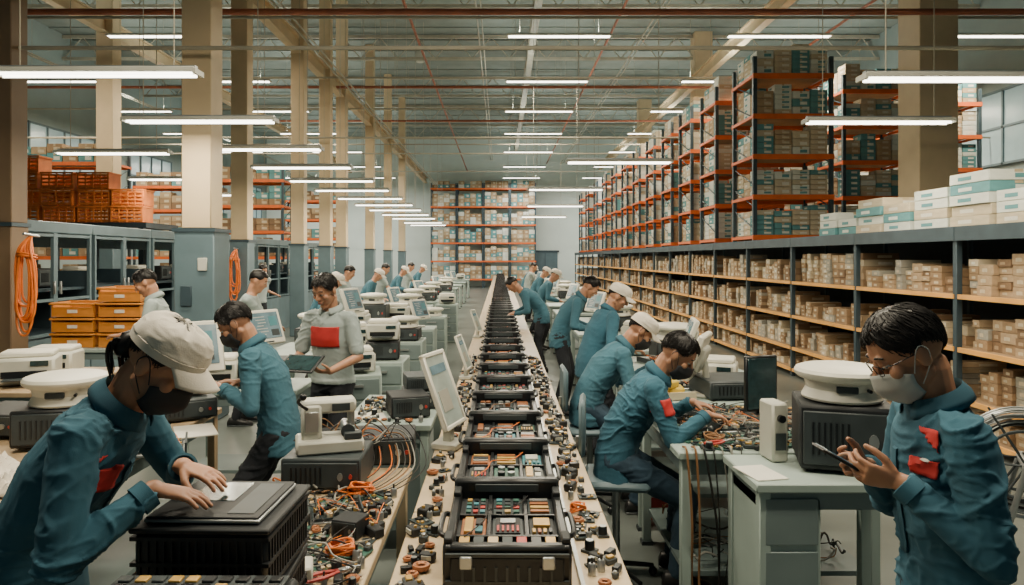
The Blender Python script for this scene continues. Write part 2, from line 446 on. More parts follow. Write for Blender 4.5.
    if detail:
        for q in range(850 if vox<.0065 else 240):
            th=HR.uniform(-math.pi,math.pi); ph=math.asin(HR.uniform(-.35,.97)); dr=HR.uniform(.02,.16)*(1 if HR.random()<.75 else -1); pts=[]
            for k in range(6):
                dx=math.cos(ph)*math.cos(th);dy=math.cos(ph)*math.sin(th);dz=math.sin(ph)
                if dz<zmin(th)-.11: break
                r=hrad(dx,dy,dz,HR.uniform(-.006,.018)+.004*k)
                pts.append(T(-.012+dx*.098*r,dy*.080*r,.030+dz*.092*r)); ph-=HR.uniform(.10,.16); th+=dr*(1.0 if abs(th)<1.3 else .35)
            if len(pts)>=3: hr.tubep(pts,HR.uniform(.0020,.0036),'hair',5,2,.8)
    if ponytail:
        hr.ell(T(-.100,0,-.02),(.032,.048,.045),'hair',HM,18,10)
        for q in range(44):
            a=HR.uniform(0,6.28); e=HR.uniform(.2,1)
            b0=T(-.105,.035*math.cos(a),-.02+.03*math.sin(a)); hr.tubep([b0,b0-HF*.028-U*.012+HL*.018*math.cos(a)*e,b0-HF*.036-U*.05+HL*.02*math.cos(a)*e,b0-HF*.026-U*.095+HL*.012*math.cos(a)],.0055,'hair',5,3,.85)
    parts.append(hr.obj('hair',root))
    for s in(1,-1):
        e=MB(); e.ell(T(.071,s*.031,.010),(.013,.014,.009),'eye',HM,14,8); e.ell(T(.0825,s*.031,.006),(.003,.0055,.0055),'iris',HM,10,6)
        parts.append(e.obj('eye',root))
        b=MB(); b.tubep([T(.082,s*.015,.033),T(.085,s*.032,.039),T(.073,s*.050,.034)],.0034,'hair',6,3); parts.append(b.obj('eyebrow',root))
    if not mask and detail:
        l=MB(); l.ell(T(.088,0,-.058),(.0055,.021,.009),'lip',HM,14,8); parts.append(l.obj('lips',root))
    if mask:
        mk=MB(); NU,NV=20,12; vs=[];fs=[]
        for j in range(NV+1):
            v=j/NV
            z=-.126+.122*v; rx=.060+.046*math.sin(min(1,v*1.5)*math.pi/2)-.020*max(0,v-.65)/.35; ry=.048+.026*math.sin(min(1,v*1.4)*math.pi/2)
            for i in range(NU+1):
                u=i/NU*2-1; az=u*math.radians(74)
                zz=z+(-.030 if v>.5 else .026)*abs(u)**2*(v-.5 if v>.5 else .5-v)*2
                x=.012+math.cos(az)*rx+.020*math.exp(-(u/.28)**2)*v
                vs.append(T(x,math.sin(az)*ry,zz+.0015*math.sin(v*26)*(1-abs(u))))
        for j in range(NV):
            for i in range(NU): fs.append([j*(NU+1)+i,j*(NU+1)+i+1,(j+1)*(NU+1)+i+1,(j+1)*(NU+1)+i])
        mk.add(vs,fs,mask)
        ob=mk.obj('face_mask',root); so=ob.modifiers.new('t','SOLIDIFY'); so.thickness=.002; parts.append(ob)
        for s in(1,-1):
            st=MB()
            st.tubep([T(.033,s*.072,-.034),T(.005,s*.086,.015),T(-.015,s*.088,.026),T(-.027,s*.086,.003),T(-.01,s*.082,-.03),T(.028,s*.066,-.070)],.0017,mask,5,3)
            parts.append(st.obj('mask_strap',root))
    if glasses:
        g=MB()
        for s in(1,-1):
            q=[T(.100,s*.014,.020),T(.098,s*.033,.022),T(.094,s*.051,.018),T(.094,s*.050,-.004),T(.098,s*.033,-.008),T(.100,s*.016,-.003),T(.100,s*.014,.020)]
            g.tubep(q,.0014,'black',6,3)
            g.tubep([T(.094,s*.052,.014),T(.06,s*.074,.014),T(-.01,s*.086,.012)],.0015,'black',5,3)
        g.tubep([T(.100,.014,.012),T(.105,0,.015),T(.100,-.014,.012)],.0014,'black',5,3)
        parts.append(g.obj('glasses',root))
    if cap:
        c=MB(); NU,NV=72,28; vs=[];fs=[]
        tl=Matrix.Rotation(math.radians(-8),3,'Y')
        def CT(x,y_,z): q=tl@V(x,y_,z); return T(q.x-.010,q.y,q.z+.043)
        for j in range(NV+1):
            ph=math.radians(2+j/NV*88)
            for i in range(NU):
                th=2*math.pi*i/NU
                cr_=max(0,1-abs(noise.noise(V(math.cos(th)*1.9+seed,math.sin(th)*1.9,ph*2.6)))*4)**2
                seam=max(0,1-abs(math.sin(th*3))/.10)
                r=1.0+.045*noise.noise(V(math.cos(th)*1.8,math.sin(th)*1.8,ph*1.8+seed))+.028*cr_-.014*seam
                sq=math.cos(ph)**.70
                fr=1+.06*max(0,math.cos(th))*math.sin(ph)
                vs.append(CT(.110*r*sq*fr*math.cos(th),.090*r*sq*math.sin(th),.008+.080*math.sin(ph)*r-.012*(math.sin(ph)**6)*(.5+noise.noise(V(math.cos(th)*2,math.sin(th)*2,1)))))
        for j in range(NV):
            for i in range(NU): fs.append([j*NU+i,j*NU+(i+1)%NU,(j+1)*NU+(i+1)%NU,(j+1)*NU+i])
        c.add(vs,fs,'capw')
        c.loft([(CT(0,0,z),HM@(tl@V(a,0,0)),HM@(tl@V(0,b,0))) for z,a,b in((-.010,.108,.088),(-.010,.1115,.0915),(.012,.1120,.0920),(.014,.108,.088))],'capw',40,False)
        c.ell(CT(0,0,.083),(.006,.006,.004),'capw',HM,10,6)
        ob=c.obj('cap_crown',root); parts.append(ob); so=ob.modifiers.new('t','SOLIDIFY'); so.thickness=.003
        b=MB();vs=[];fs=[];N=20;K=6
        for i in range(N+1):
            az=math.radians(-62+124*i/N)
            for k in range(K+1):
                q=k/K; ext=.068*math.cos(az*.95)**.6*q
                vs.append(CT((.107)*math.cos(az)+ext,(.088)*math.sin(az)*(1+.02*q),-.002-.018*q**1.3-.030*q*abs(math.sin(az))**1.5))
        for i in range(N):
            for k in range(K): fs.append([i*(K+1)+k,i*(K+1)+k+1,(i+1)*(K+1)+k+1,(i+1)*(K+1)+k])
        b.add(vs,fs,'capw'); ob=b.obj('cap_brim',root); so=ob.modifiers.new('t','SOLIDIFY'); so.thickness=.004; parts.append(ob)
    for p in parts:
        me=p.data
        me.transform(Matrix.Translation(-off)); me.update()
    if sc!=1.0: root.scale=(sc,)*3
    return root
def far(p,loc,rz=0,label=None): return dup(p,loc,math.radians(rz),None,label)

person('man in blue work jacket, glasses and grey mask, looking at phone',(1.24,1.92,.92),172,5,
  [(1.045,1.83,1.235),(1.04,1.985,1.23)],hp=34,hy=0,vox=.0040,mask='maskg',glasses=True,patch='left',seed=3,
  hdirs=[((-1,.35,.18),(.25,.85,.45)),((-1,-.30,.20),(.25,-.85,.45))],curl=.62,pole=[V(.3,-.45,-1),V(.3,.45,-1)])
person('man in white cap and black mask working on a device',(-1.26,1.88,.98),4,30,
  [(-.905,2.0,1.225),(-.89,1.80,1.225)],hp=42,hy=-6,vox=.0040,mask='maskk',cap=True,patch='right',ponytail=True,hairlen=1.2,seed=5,
  hdirs=[((1,-.22,-.22),(0,0,-1)),((1,.22,-.22),(0,0,-1))],curl=.26,pole=[V(-.3,1,-.7),V(-.5,-.7,-1.0)])
person('man in blue work jacket and black mask bending over a bench',(-1.30,4.15,.83),188,20,
  [(-1.58,3.98,1.08),(-1.60,4.28,1.06)],hp=38,vox=.0055,mask='maskk',patch='left',curl=.4,top='jacket2',seed=7)
person('standing young man in pale shirt holding a tablet',(-1.25,5.25,.93),250,4,
  [(-1.20,4.94,1.02),(-1.50,5.02,1.04)],hp=26,hy=-8,vox=.006,top='shirt',patch='chest',curl=.4,seed=9,
  hdirs=[((-.8,-.7,.1),(-.2,.2,.9)),((.5,-.8,.1),(.2,.2,.9))])
person('man in pale blue shirt looking down at his work',(-3.14,6.5,.95),195,8,
  [(-3.42,6.3,1.12),(-3.45,6.6,1.12)],hp=30,vox=.008,top='shirt',seed=11)
person('seated man in black mask assembling electronics at a worktable',(.66,3.98,.72),-8,30,
  [(1.13,4.10,.975),(1.12,3.78,.975)],feet=[(1.02,4.12,.08),(.98,3.86,.08)],hp=40,hy=-12,vox=.005,mask='maskk',patch='sleeve',bottom='trouserb',seed=13,
  hdirs=[((1,-.2,-.2),(0,0,-1)),((1,.2,-.2),(0,0,-1))],curl=.42)
p7=person('seated man in white cap leaning over a worktable',(.64,5.15,.76),0,36,
  [(1.12,5.28,.98),(1.12,5.0,.98)],feet=[(1.0,5.26,.08),(.98,5.0,.08)],hp=45,vox=.007,cap=True,mask='maskk',top='jacket2',bottom='trouserb',seed=15)
person('man in white cap leaning and looking down at parts',(.84,6.55,.86),15,24,
  [(1.2,6.7,.98),(1.22,6.40,.98)],hp=34,hy=-25,vox=.008,cap=True,top='jacket',seed=16)
p9=person('standing man in blue work jacket bending over a bench',(.70,8.2,.93),-8,32,
  [(1.08,8.3,1.0),(1.06,8.0,1.0)],hp=40,vox=.009,top='jacket2',seed=17)
p10=person('man in blue jacket bending over the assembly line',(.66,11.0,.95),185,46,
  [(.22,10.85,.95),(.22,11.15,.95)],hp=50,vox=.011,top='jacket2',detail=False,seed=19)
pf=person('worker in blue jacket and white cap at a bench',(-2.8,10.6,.90),0,28,
  [(-2.42,10.8,.98),(-2.42,10.4,.98)],hp=35,vox=.014,cap=True,top='jacket2',detail=False,seed=21)
pg=person('worker in pale shirt standing at a bench',(-2.85,12.4,.93),0,14,
  [(-2.5,12.2,1.05),(-2.5,12.6,1.05)],hp=25,vox=.014,top='shirt',detail=False,seed=23)
for l,r in (((.78,13.9,0),0),((.8,17,0),-8),((-2.8,14.3,0),0),((-2.85,18.5,0),5),((.8,23,0),0),((-2.85,23,0),0)):
    far(pf,l,r)
for l,r in (((-2.85,16.3,0),0),((-2.8,20.6,0),0),((.78,20.0,0),0),((-2.85,7.7,0),8),((-5.0,14.5,0),80)):
    far(pg,l,r)

# ------------------------------------------------------------ room
YB=45.0; YF=-3.0; XL=-15.0; XR=13.0; ZC=9.5
struct(MB().box(((XL+XR)/2,(YF+YB)/2,-.1),(XR-XL,YB-YF,.2),'floor'),'floor','polished grey concrete floor')
c=MB().box(((XL+XR)/2,(YF+YB)/2,ZC+.05),(XR-XL,YB-YF,.1),'ceil')
yy=YF+.3
while yy<YB: c.box(((XL+XR)/2,yy,ZC-.02),(XR-XL,.10,.04),'ceil'); yy+=1.3
struct(c,'ceiling','grey-green ribbed metal roof deck')
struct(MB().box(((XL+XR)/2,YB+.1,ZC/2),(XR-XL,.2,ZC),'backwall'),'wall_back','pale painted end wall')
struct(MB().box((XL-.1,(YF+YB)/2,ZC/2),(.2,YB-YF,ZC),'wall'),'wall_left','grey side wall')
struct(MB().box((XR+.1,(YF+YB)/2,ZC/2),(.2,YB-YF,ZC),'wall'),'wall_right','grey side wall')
k=1
for yy in range(6,44,6):
    for X,s in((XL,1),(XR,-1)):
        w=MB().box((X+s*.03,yy,5.2),(.05,3.6,1.9),'window')
        for q in range(5): w.box((X+s*.07,yy-1.8+q*.9,5.2),(.05,.06,1.95),'bluegray')
        for q in(4.25,5.2,6.15): w.box((X+s*.07,yy,q),(.05,3.7,.06),'bluegray')
        struct(w,'window_%d'%k,'metal-framed factory window'); k+=1
struct(MB().box((2.9,YB-.03,1.1),(1.6,.06,2.2),'bluegray').box((2.9,YB-.07,1.1),(.03,.03,2.1),'steel').box((2.9,YB-.05,2.25),(1.8,.1,.12),'steel'),'door_1','double steel door')
def column(x,y,w,main='cream',low='bluegray',lz=2.15,lw=1.15,label='cream square column with grey-blue lower casing'):
    r=thing('structural_column',label,'column',(x,y,0))
    MB().box((0,0,(ZC+lz)/2),(w,w,ZC-lz),main,.01).obj('shaft',r)
    MB().box((0,0,lz/2),(w*lw,w*lw,lz),low,.012).box((0,0,lz-.02),(w*lw+.03,w*lw+.03,.04),'steel').obj('casing',r)
    return r
cc=column(-3.38,7.95,.33,lw=1.35)
MB().box((.10,-.235,1.75),(.10,.02,.14),'white2',.004).box((-.08,-.235,1.4),(.12,.02,.22),'steel',.004).obj('wall_switch_box',cc)
for px in(242,299,326,342,370,388,402): column(-4.7,4.7*700/(500-px),.30)
column(6.35,10.4,.56,lz=2.4,lw=1.05)
column(6.9,24,.6); column(7,34,.6)
column(-5.35,7.6,.27,'brown','brown',2.2,1.05,'brown painted square steel column')
column(-10.4,11,.4); column(-9.5,17,.4)
for x,z,m in((-4.7,6.75,'cream'),(6.35,7.6,'cream'),(-9.5,7.4,'cream'),(1.0,8.6,'pipe_c')):
    single(MB().box((0,0,.16),(.2,44,.04),m).box((0,0,-.16),(.2,44,.04),m).box((0,0,0),(.04,44,.3),m),'roof_beam','long painted steel roof beam','beam',(x,22.5,z),0,'roof beams')
t=MB(); L=XR-XL
t.box((0,0,.55),(L-.02,.10,.10),'pipe_c').box((0,0,-.20),(L-.02,.09,.09),'pipe_c')
n=22
for i in range(n):
    x0=-L/2+L*i/n+.05; x1=x0+L/n/2; x2=min(x0+L/n,L/2-.1)
    t.cyl((x0,0,-.20),(x1,0,.55),.018,'pipe_c',n=6); t.cyl((x1,0,.55),(x2,0,-.20),.018,'pipe_c',n=6)
tr=single(t,'roof_truss','painted steel lattice roof truss','truss',(0,0,0),0,'roof trusses')
place(tr,[(((XL+XR)/2,y,8.85),) for y in(9,14,19,24,29.5,35,40)])
pp=single(MB().cyl((-13.99,0,0),(13.99,0,0),.04,'pipe_r',n=10),'sprinkler_pipe','thin red overhead sprinkler pipe','pipe',(0,0,0),0,'overhead pipes')
place(pp,[((-1,y,z),) for y,z in((8.9,4.95),(12.2,6.1),(15.6,7.3),(20,6.7),(28,7.3))])
pc=single(MB().cyl((-13.99,0,0),(13.99,0,0),.024,'pipe_c',n=8),'conduit_pipe','thin cream overhead conduit','pipe',(0,0,0),0,'overhead conduits')
place(pc,[((-1,y,z),) for y,z in((7.6,4.1),(9.6,5.9),(11,5.6),(13.6,6.9),(17,6.2),(18.5,5.0),(21.5,6.4),(24,5.4),(27,6.2),(33,5.9))])
pl=single(MB().cyl((0,-22,0),(0,22.45,0),.035,'pipe_r',n=8),'sprinkler_pipe','red overhead pipe running along the hall','pipe',(0,0,0),0,'overhead pipes lengthwise')
place(pl,[((x,22.5,z),) for x,z in((-2.1,7.4),(3.0,7.9),(8.4,7.6))])
pl=single(MB().cyl((0,-22,0),(0,22.45,0),.022,'pipe_c',n=8).cyl((.12,-22,0),(.12,22.45,0),.018,'pipe_c',n=8),'conduit_run','pair of cream conduits along the roof','pipe',(0,0,0),0,'lengthwise conduits')
place(pl,[((x,22.5,z),) for x,z in((-3.9,6.2),(-.6,8.1),(3.9,7.9),(-12,7.0))])
jb=single(MB().box((0,0,0),(.3,.22,.22),'white2',.02).cyl((0,0,.11),(0,0,.545),.02,'metal').rev([(.05,-.11),(.14,-.2),(.15,-.24)],'white2'),'bay_lamp','hanging bell-shaped lamp under the roof','ceiling light',(0,0,0),0,'bell lamps')
place(jb,[((x,y,ZC-.55),) for x,y in((-8,12),(-8,18),(3,12),(3.5,20),(9,13),(-2.8,16),(-2.8,24.6))])
def fixture(L,drop,group,label='suspended twin-tube fluorescent light'):
    r=thing('fluorescent_light',label,'ceiling light',(0,0,0),0,group)
    MB().box((0,0,.028),(L,.16,.036),'white2',.006).box((0,0,.055),(L*.98,.05,.025),'metal').box((-L/2,0,.015),(.02,.16,.04),'white2').box((L/2,0,.015),(.02,.16,.04),'white2').obj('housing',r)
    for s in(-1,1): MB().cyl((-L/2+.03,s*.04,-.002),(L/2-.03,s*.04,-.002),.011,'tube',n=10).obj('tube',r)
    for s in(-1,1): MB().cyl((s*L*.38,0,.06),(s*L*.38,0,drop),.005,'pipe_c',n=5).obj('suspension_wire',r)
    return r
def lamp(L,e,col=(1,.89,.70)):
    d=bpy.data.lights.new('tube_light','AREA'); d.shape='RECTANGLE'; d.size=L*.95; d.size_y=.12; d.energy=e; d.color=col
    o=bpy.data.objects.new('tube_light',d); COL.objects.link(o); return o
def put_fix(proto,spots,L,e,up=0,farboost=1):
    fs=place(proto,spots)
    for i,f in enumerate(fs):
        b=farboost if f.location.y>29 else 1
        l=lamp(L,e*b,(1,.88,.66) if b==1 else (1,.96,.84)); l.parent=f; l.location=(0,0,-.018)
        if up and i%2==0:
            l=lamp(L,up*b,(.92,1,.90)); l.name='added_ceiling_fill'; l.parent=f; l.location=(0,0,.10); l.rotation_euler=(math.pi,0,0)  # added upward fill that brightens the roof, not a tube of the fixture
lowY=(5.35,7.2,9.07,10.9,12.8,14.6,16.6,18.6,20.6,22.8,25,28,30)
put_fix(fixture(1.55,ZC-3.22,'low workstation lights'),[((-3.08,y,3.22),) for y in lowY],1.5,56)
put_fix(fixture(1.55,ZC-3.22,'right workstation lights'),[((3.62,5.5,3.22),),((4.0,7.4,3.25),),((1.75,10.3,3.22),),((1.35,14.4,3.22),),((1.5,19,3.22),),((1.5,24,3.22),),((-5.3,9.6,3.25),),((-6.0,12.8,3.25),),((-6.4,16,3.25),)],1.5,54)
hi=[]
for X in(1.25,5.9,10.4,-7.2,-11.6):
    for Y in(14.8,18.6,22.4,26.4,31,36,41): hi.append(((X,Y,6.5),))
put_fix(fixture(2.2,ZC-6.5,'high bay lights','high twin-tube fluorescent light'),hi,2.1,180,75,1.25)
put_fix(fixture(2.2,ZC-4.9,'near hall lights','twin-tube fluorescent light over the line'),[((-1.7,2.3,4.9),),((1.9,2.1,4.9),),((.2,4.6,4.9),)],2.1,165,20)

# ------------------------------------------------------------ boxes
def boxmesh(m,lab='lab'):
    b=MB(); b.box((0,0,.5),(1,1,1),m,.008)
    b.box((0,0,1.002),(.14,1.0,.006),'tape'); b.box((0,-.502,.86),(.14,.006,.28),'tape')
    b.box((-.502,.1,.45),(.006,.34,.36),lab); b.box((.15,-.502,.42),(.42,.006,.40),lab)
    return b
BM={k:boxmesh(k,l) for k,l in(('card','card3'),('card2','card3'),('card3','lab'),('card4','card2'),('cardg','card3'),('boxteal','boxwhite'),('boxwhite','boxteal'))}
BMe={k:b.mesh('carton_'+k,False) for k,b in BM.items()}
def emit_boxes(specs,name,cat,labels,group,limit=295):
    specs.sort(key=lambda s:(s[0]**2+s[1]**2)/(s[3]*s[5]))
    rest=MB()
    for i,(x,y,z,sx,sy,sz,k) in enumerate(specs):
        if i<limit:
            o=bpy.data.objects.new(name,BMe[k]); COL.objects.link(o); o.location=(x,y,z); o.scale=(sx,sy,sz)
            o['label']=labels[k]; o['category']=cat; o['group']=group
        else:
            rest.box((x,y,z+sz/2),(sx,sy,sz),k)
            lb='lab' if k in('boxteal','boxwhite','card3') else 'card3'
            rest.box((x-sx/2-.002,y,z+sz*.45),(.003,sy*.36,sz*.38),lb); rest.box((x+.1*sx,y-sy/2-.002,z+sz*.45),(sx*.4,.003,sz*.42),lb)
    if rest.v:
        o=rest.obj(name,smooth=False); o['kind']='stuff'; o['label']='stacked cartons filling the farther racks'; o['category']=cat
LB={'card':'brown cardboard box with paper label','card2':'light brown cardboard box with label','card3':'pale cardboard box with white label','card4':'dark brown cardboard box with pale label','cardg':'grey-brown cardboard box with pale label','boxteal':'teal printed carton with white label','boxwhite':'white carton with teal label'}
XS=4.5; DS=1.5; YS=3.0; PB=1.95; NB=20
LV=(.12,.45,.94,1.46)
r=thing('shelving_unit','blue-grey steel shelving bay with yellow shelf edges','shelf',(0,0,0),0,'long shelving row')
for x in(.03,DS-.03): MB().box((x,.03,1.065),(.06,.06,2.13),'steel',.004).obj('post',r)
for i,z in enumerate(LV):
    MB().box((DS/2,PB/2,z-.015),(DS-.02,PB-.07,.03),'card').box((.0,PB/2,z-.02),(.03,PB-.07,.045),'yellow').obj('shelf_board',r)
MB().box((DS/2,PB/2,2.10),(DS+.04,PB-.01,.05),'steel').box((-.01,PB/2,2.06),(.03,PB-.01,.14),'steel').obj('top_deck',r)
MB().box((DS-.03,PB/2,1.2),(.02,PB-.07,1.7),'dsteel').obj('shade_backing',r)  # dark sheet standing in for the shade seen through the open shelves
place(r,[((XS,YS+i*PB,0),) for i in range(NB)])
single(MB().box((.03,.03,1.065),(.06,.06,2.13),'steel').box((DS-.03,.03,1.065),(.06,.06,2.13),'steel'),'shelving_end_frame','blue-grey steel shelving end frame','shelf',(XS,YS+NB*PB,0))
sp=[]
for i in range(NB):
    y0=YS+i*PB+.09; y1=y0+PB-.15
    for li,(z,hm) in enumerate(((.12,.28),(.45,.42),(.94,.45),(1.46,.50))):
        y=y0; lvl=R.uniform(.58,.95)
        while y<y1-.10:
            w=R.uniform(.12,.22); h=R.choice((.055,.07,.085,.10))
            if y+w>y1: w=y1-y
            n=max(1,int(max(.35,min(.98,lvl+R.uniform(-.2,.12)))*hm/h)) 
            k=R.choice(('card','card','card2','card2','card','card3','card4','cardg'))
            xo=R.uniform(.0,.10)
            for q in range(n): sp.append((XS+.05+xo+.25+R.uniform(-.012,.012),y+w/2,z+q*h+.001,.46,w-.008,h-.004,k if R.random()>.35 else R.choice(('card','card2','card3','card4','cardg'))))
            y+=w
emit_boxes(sp,'cardboard_box','box',LB,'boxes on the long shelving',298)
def rack(w,d,h,levels,z0=.12,group='tall racks',label='tall pallet rack with orange beams'):
    r=thing('pallet_rack',label,'rack',(0,0,0),0,group)
    for x in(.04,w-.04):
        for y in(.04,d-.04): MB().box((x,y,h/2),(.07,.07,h),'steel',.004).obj('upright',r)
    for x in(.04,w-.04):
        b=MB(); z=.2
        while z<h-.4: b.cyl((x,.04,z),(x,d-.04,z+.4),.012,'steel',n=6); z+=.4
        b.obj('bracing',r)
    lv=[z0+(h-z0-.35)*i/(levels-1) for i in range(levels)]
    for z in lv:
        MB().box((w/2,.02,z),(w,.05,.09),'orange').box((w/2,d-.02,z),(w,.05,.09),'orange').box((.02,d/2,z),(.05,d,.05),'orange').box((w-.02,d/2,z),(.05,d,.05),'orange').obj('beam',r)
        MB().box((w/2,d/2,z+.04),(w-.1,d-.1,.02),'card').obj('deck',r)
    return r,lv,h
def fill(specs,x0,y0,zb,w,d,lv,h,both=True,bw=.30,bh_=(.09,.11,.14)):
    for i,z in enumerate(lv):
        zt=(lv[i+1] if i+1<len(lv) else h+.35)-.09
        hh=zt-z-.06
        nx=max(1,int((w-.16)/bw)); ny=max(1,int((d-.12)/.34))
        bx=(w-.16)/nx; by=(d-.12)/ny
        for a in range(nx):
            for b in range(ny):
                if not(b==0 or a==0): continue
                bh=R.choice(bh_); n=max(1,int(hh/bh*R.uniform(.86,1.0))); k=R.choice(('card2','card3','card3','boxteal','boxwhite','card3','boxwhite'))
                for q in range(n):
                    specs.append((x0+.08+bx*(a+.5),y0+.06+by*(b+.5),zb+z+.051+q*bh,bx-.02,by-.02,bh-.007,k if R.random()>.35 else R.choice(('card3','boxwhite','boxteal','card3'))))
rs=[]
rk,lv,h=rack(1.45,1.15,3.3,5,.06,'racks above the shelving')
ys=[12.5,14.7,16.6,18.5,20.6,22.8,25,27.4,30,32.8,36,39]
place(rk,[((XS+.02,y,2.127),) for y in ys])
for y in ys: fill(rs,XS+.02,y,2.127,1.45,1.15,lv,h)
rk,lv,h=rack(1.45,1.15,5.6,8,.12,'racks on the hall floor')
fl=[(7.05,14.4),(9.3,15.6),(7.3,18.5),(9.6,20)]
place(rk,[((x,y,0),) for x,y in fl])
for x,y in fl: fill(rs,x,y,0,1.45,1.15,lv,h)
rk,lv,h=rack(1.6,1.0,6.4,6,.5,'racks at the end wall')
bk=[(-4.25+i*1.62,YB-2.2) for i in range(4)]
place(rk,[((x,y,0),) for x,y in bk])
bs=[]
for x,y in bk: fill(bs,x,y,0,1.6,1.0,lv,h,bw=.3,bh_=(.22,.26))
for s in bs: rs.append(s[:6]+(R.choice(('card2','card3','card','card2','boxteal','boxwhite')),))
emit_boxes(rs,'storage_carton','carton',LB,'cartons on the tall racks')
sp=[]
y=5.3
for wY,n,k0 in((.62,4,'boxwhite'),(.5,3,'boxteal'),(.6,5,'boxwhite'),(.6,4,'boxwhite'),(.55,3,'boxwhite'),(.6,4,'boxteal'),(.5,2,'boxwhite'),(.5,3,'boxwhite')):
    for q in range(n): sp.append((XS+.32+R.uniform(-.02,.02),y+wY/2,2.128+q*.105,.55,wY-.03,.10,R.choice((k0,'boxwhite','card3','boxteal'))))
    for q in range(max(1,n-1)): sp.append((XS+.95,y+wY/2,2.128+q*.105,.55,wY-.03,.10,R.choice((k0,'boxwhite'))))
    y+=wY+.03
emit_boxes(sp,'flat_carton','carton',{k:'flat '+v for k,v in LB.items()},'flat cartons on top of the shelving')

# framed bays, see-through at the back
r=thing('equipment_bay','dark blue-grey steel framed bay with mesh-framed openings','cabinet',(0,0,0),0,'row of framed equipment bays')
W=1.6
MB().box((-.45,W/2,.42),(.9,W-.02,.84),'bluegray',.01).box((-.45,W/2,2.2),(.95,W-.005,.14),'bluegray',.01).box((-.88,W/2,1.2),(.04,W-.02,.66),'bluegray').box((-.88,W/2,2.05),(.04,W-.02,.16),'bluegray').box((-.45,.02,1.25),(.86,.03,.8),'steel').box((-.86,.03,1.8),(.05,.05,.7),'steel').box((-.04,.03,1.8),(.05,.05,.7),'steel').obj('body',r)
for q in(0,1):
    d=MB(); y=.05+q*.76
    for a in(0,.72): d.box((.01,y+a+.01,1.5),(.04,.04,1.26),'bluegray')
    for z in(.88,1.3,2.1): d.box((.01,y+.37,z),(.035,.76,.035),'bluegray')
    dd=d.obj('door',r)
    MB().box((.045,y+(.70 if q==0 else .06),1.45),(.03,.02,.16),'metal',.004).obj('handle',dd)
MB().box((-.45,W/2,1.42),(.78,W-.1,.03),'steel').obj('inner_shelf',r)
MB().box((-.45,W/2,.86),(.8,W-.1,.03),'steel').obj('lower_deck',r)
bays=[4.2+i*W for i in range(2)]+[7.9+i*W for i in range(9)]
place(r,[((-5.55,y,0),) for y in bays])
cr=MB()
for sx in(-1,1):
    cr.box((sx*.29,0,.16),(.02,.4,.3),'crate'); cr.box((sx*.3,0,.30),(.03,.42,.03),'crate')
for sy in(-1,1):
    for z in(.05,.12,.19,.26): cr.box((0,sy*.19,z),(.58,.02,.035),'crate')
    for x in(-.28,-.14,0,.14,.28): cr.box((x,sy*.195,.15),(.025,.02,.28),'crate')
    cr.box((0,sy*.2,.30),(.62,.03,.03),'crate')
cr.box((0,0,.02),(.58,.38,.03),'crate')
co=single(cr,'plastic_crate','orange slatted plastic crate','crate',(0,0,0),0,'orange crates')
plat=thing('storage_platform','dark steel storage platform with uprights','platform',(-8.25,13.6,0))
MB().box((0,0,2.43),(3.4,1.3,.1),'dsteel').obj('deck',plat)
for x in(-1.6,0,1.6):
    for y in(-.6,.6): MB().box((x,y,1.2),(.09,.09,2.4),'dsteel').obj('post',plat)
spots=[]
for i,k_ in enumerate((4,4,3,3,2)):
    for k in range(k_): spots.append(((-9.6+i*.66+R.uniform(-.015,.015),13.3+R.uniform(-.04,.04),2.481+k*.316),R.uniform(-.03,.03)))
place(co,spots)
rk,lv,h=rack(2.6,1.0,4.6,6,.2,'left hall racks','tall rack with orange beams and boxes')
lr=[(-9.4,22),(-12.6,18),(-9.4,30),(-12.6,24)]
place(rk,[((x,y,0),) for x,y in lr])
ls=[]
for x,y in lr: fill(ls,x,y,0,2.6,1.0,lv,h,bw=.4,bh_=(.2,.24))
for i,s in enumerate(ls): ls[i]=s[:6]+(R.choice(('card','card4','card2','boxteal')),)
emit_boxes(ls,'stock_box','box',LB,'boxes on the side racks',150)
r=thing('parts_bin','amber plastic parts bin stacked on a table','bin',(0,0,0),0,'amber parts bins')
MB().box((0,0,.02),(.6,.45,.03),'crate2').box((-.29,0,.12),(.02,.45,.2),'crate2').box((.29,0,.12),(.02,.45,.2),'crate2').box((0,.215,.12),(.6,.02,.2),'crate2').box((0,-.215,.09),(.6,.02,.13),'crate2').box((0,-.228,.09),(.14,.01,.05),'lab').obj('body',r)
MB().box((0,-.235,.205),(.64,.05,.03),'crate2',.008).box((0,.235,.22),(.64,.04,.03),'crate2',.008).box((-.31,0,.21),(.03,.45,.03),'crate2').box((.31,0,.21),(.03,.45,.03),'crate2').obj('rim',r)
spots=[((-4.36,8.2,.791+.175*k),0,(.8,.8,.74)) for k in(0,1,2,3)]+[((-4.90,8.2,.791+.175*k),0,(.8,.8,.74)) for k in(0,1,2)]
place(r,spots)

# ------------------------------------------------------------ tables & benches
def table(w,d,h,top='table',side='tabled',label='grey-green steel worktable with lower shelf',group=None,panel=True,loc=(0,0,0)):
    r=thing('worktable',label,'table',loc,0,group)
    MB().box((0,0,h-.02),(w,d,.04),top,.006).obj('table_top',r)
    MB().box((0,-d/2+.04,h-.08),(w-.06,.02,.08),side).box((0,d/2-.04,h-.08),(w-.06,.02,.08),side).box((-w/2+.04,0,h-.08),(.02,d-.08,.08),side).box((w/2-.04,0,h-.08),(.02,d-.08,.08),side).obj('apron',r)
    for x in(-1,1):
        for y in(-1,1): MB().box((x*(w/2-.045),y*(d/2-.045),(h-.04)/2),(.05,.05,h-.04),top,.004).box((x*(w/2-.045),y*(d/2-.045),.012),(.07,.07,.024),'dgrey').obj('leg',r)
    if panel: MB().box((0,0,.22),(w-.1,d-.12,.025),side).obj('lower_shelf',r)
    return r
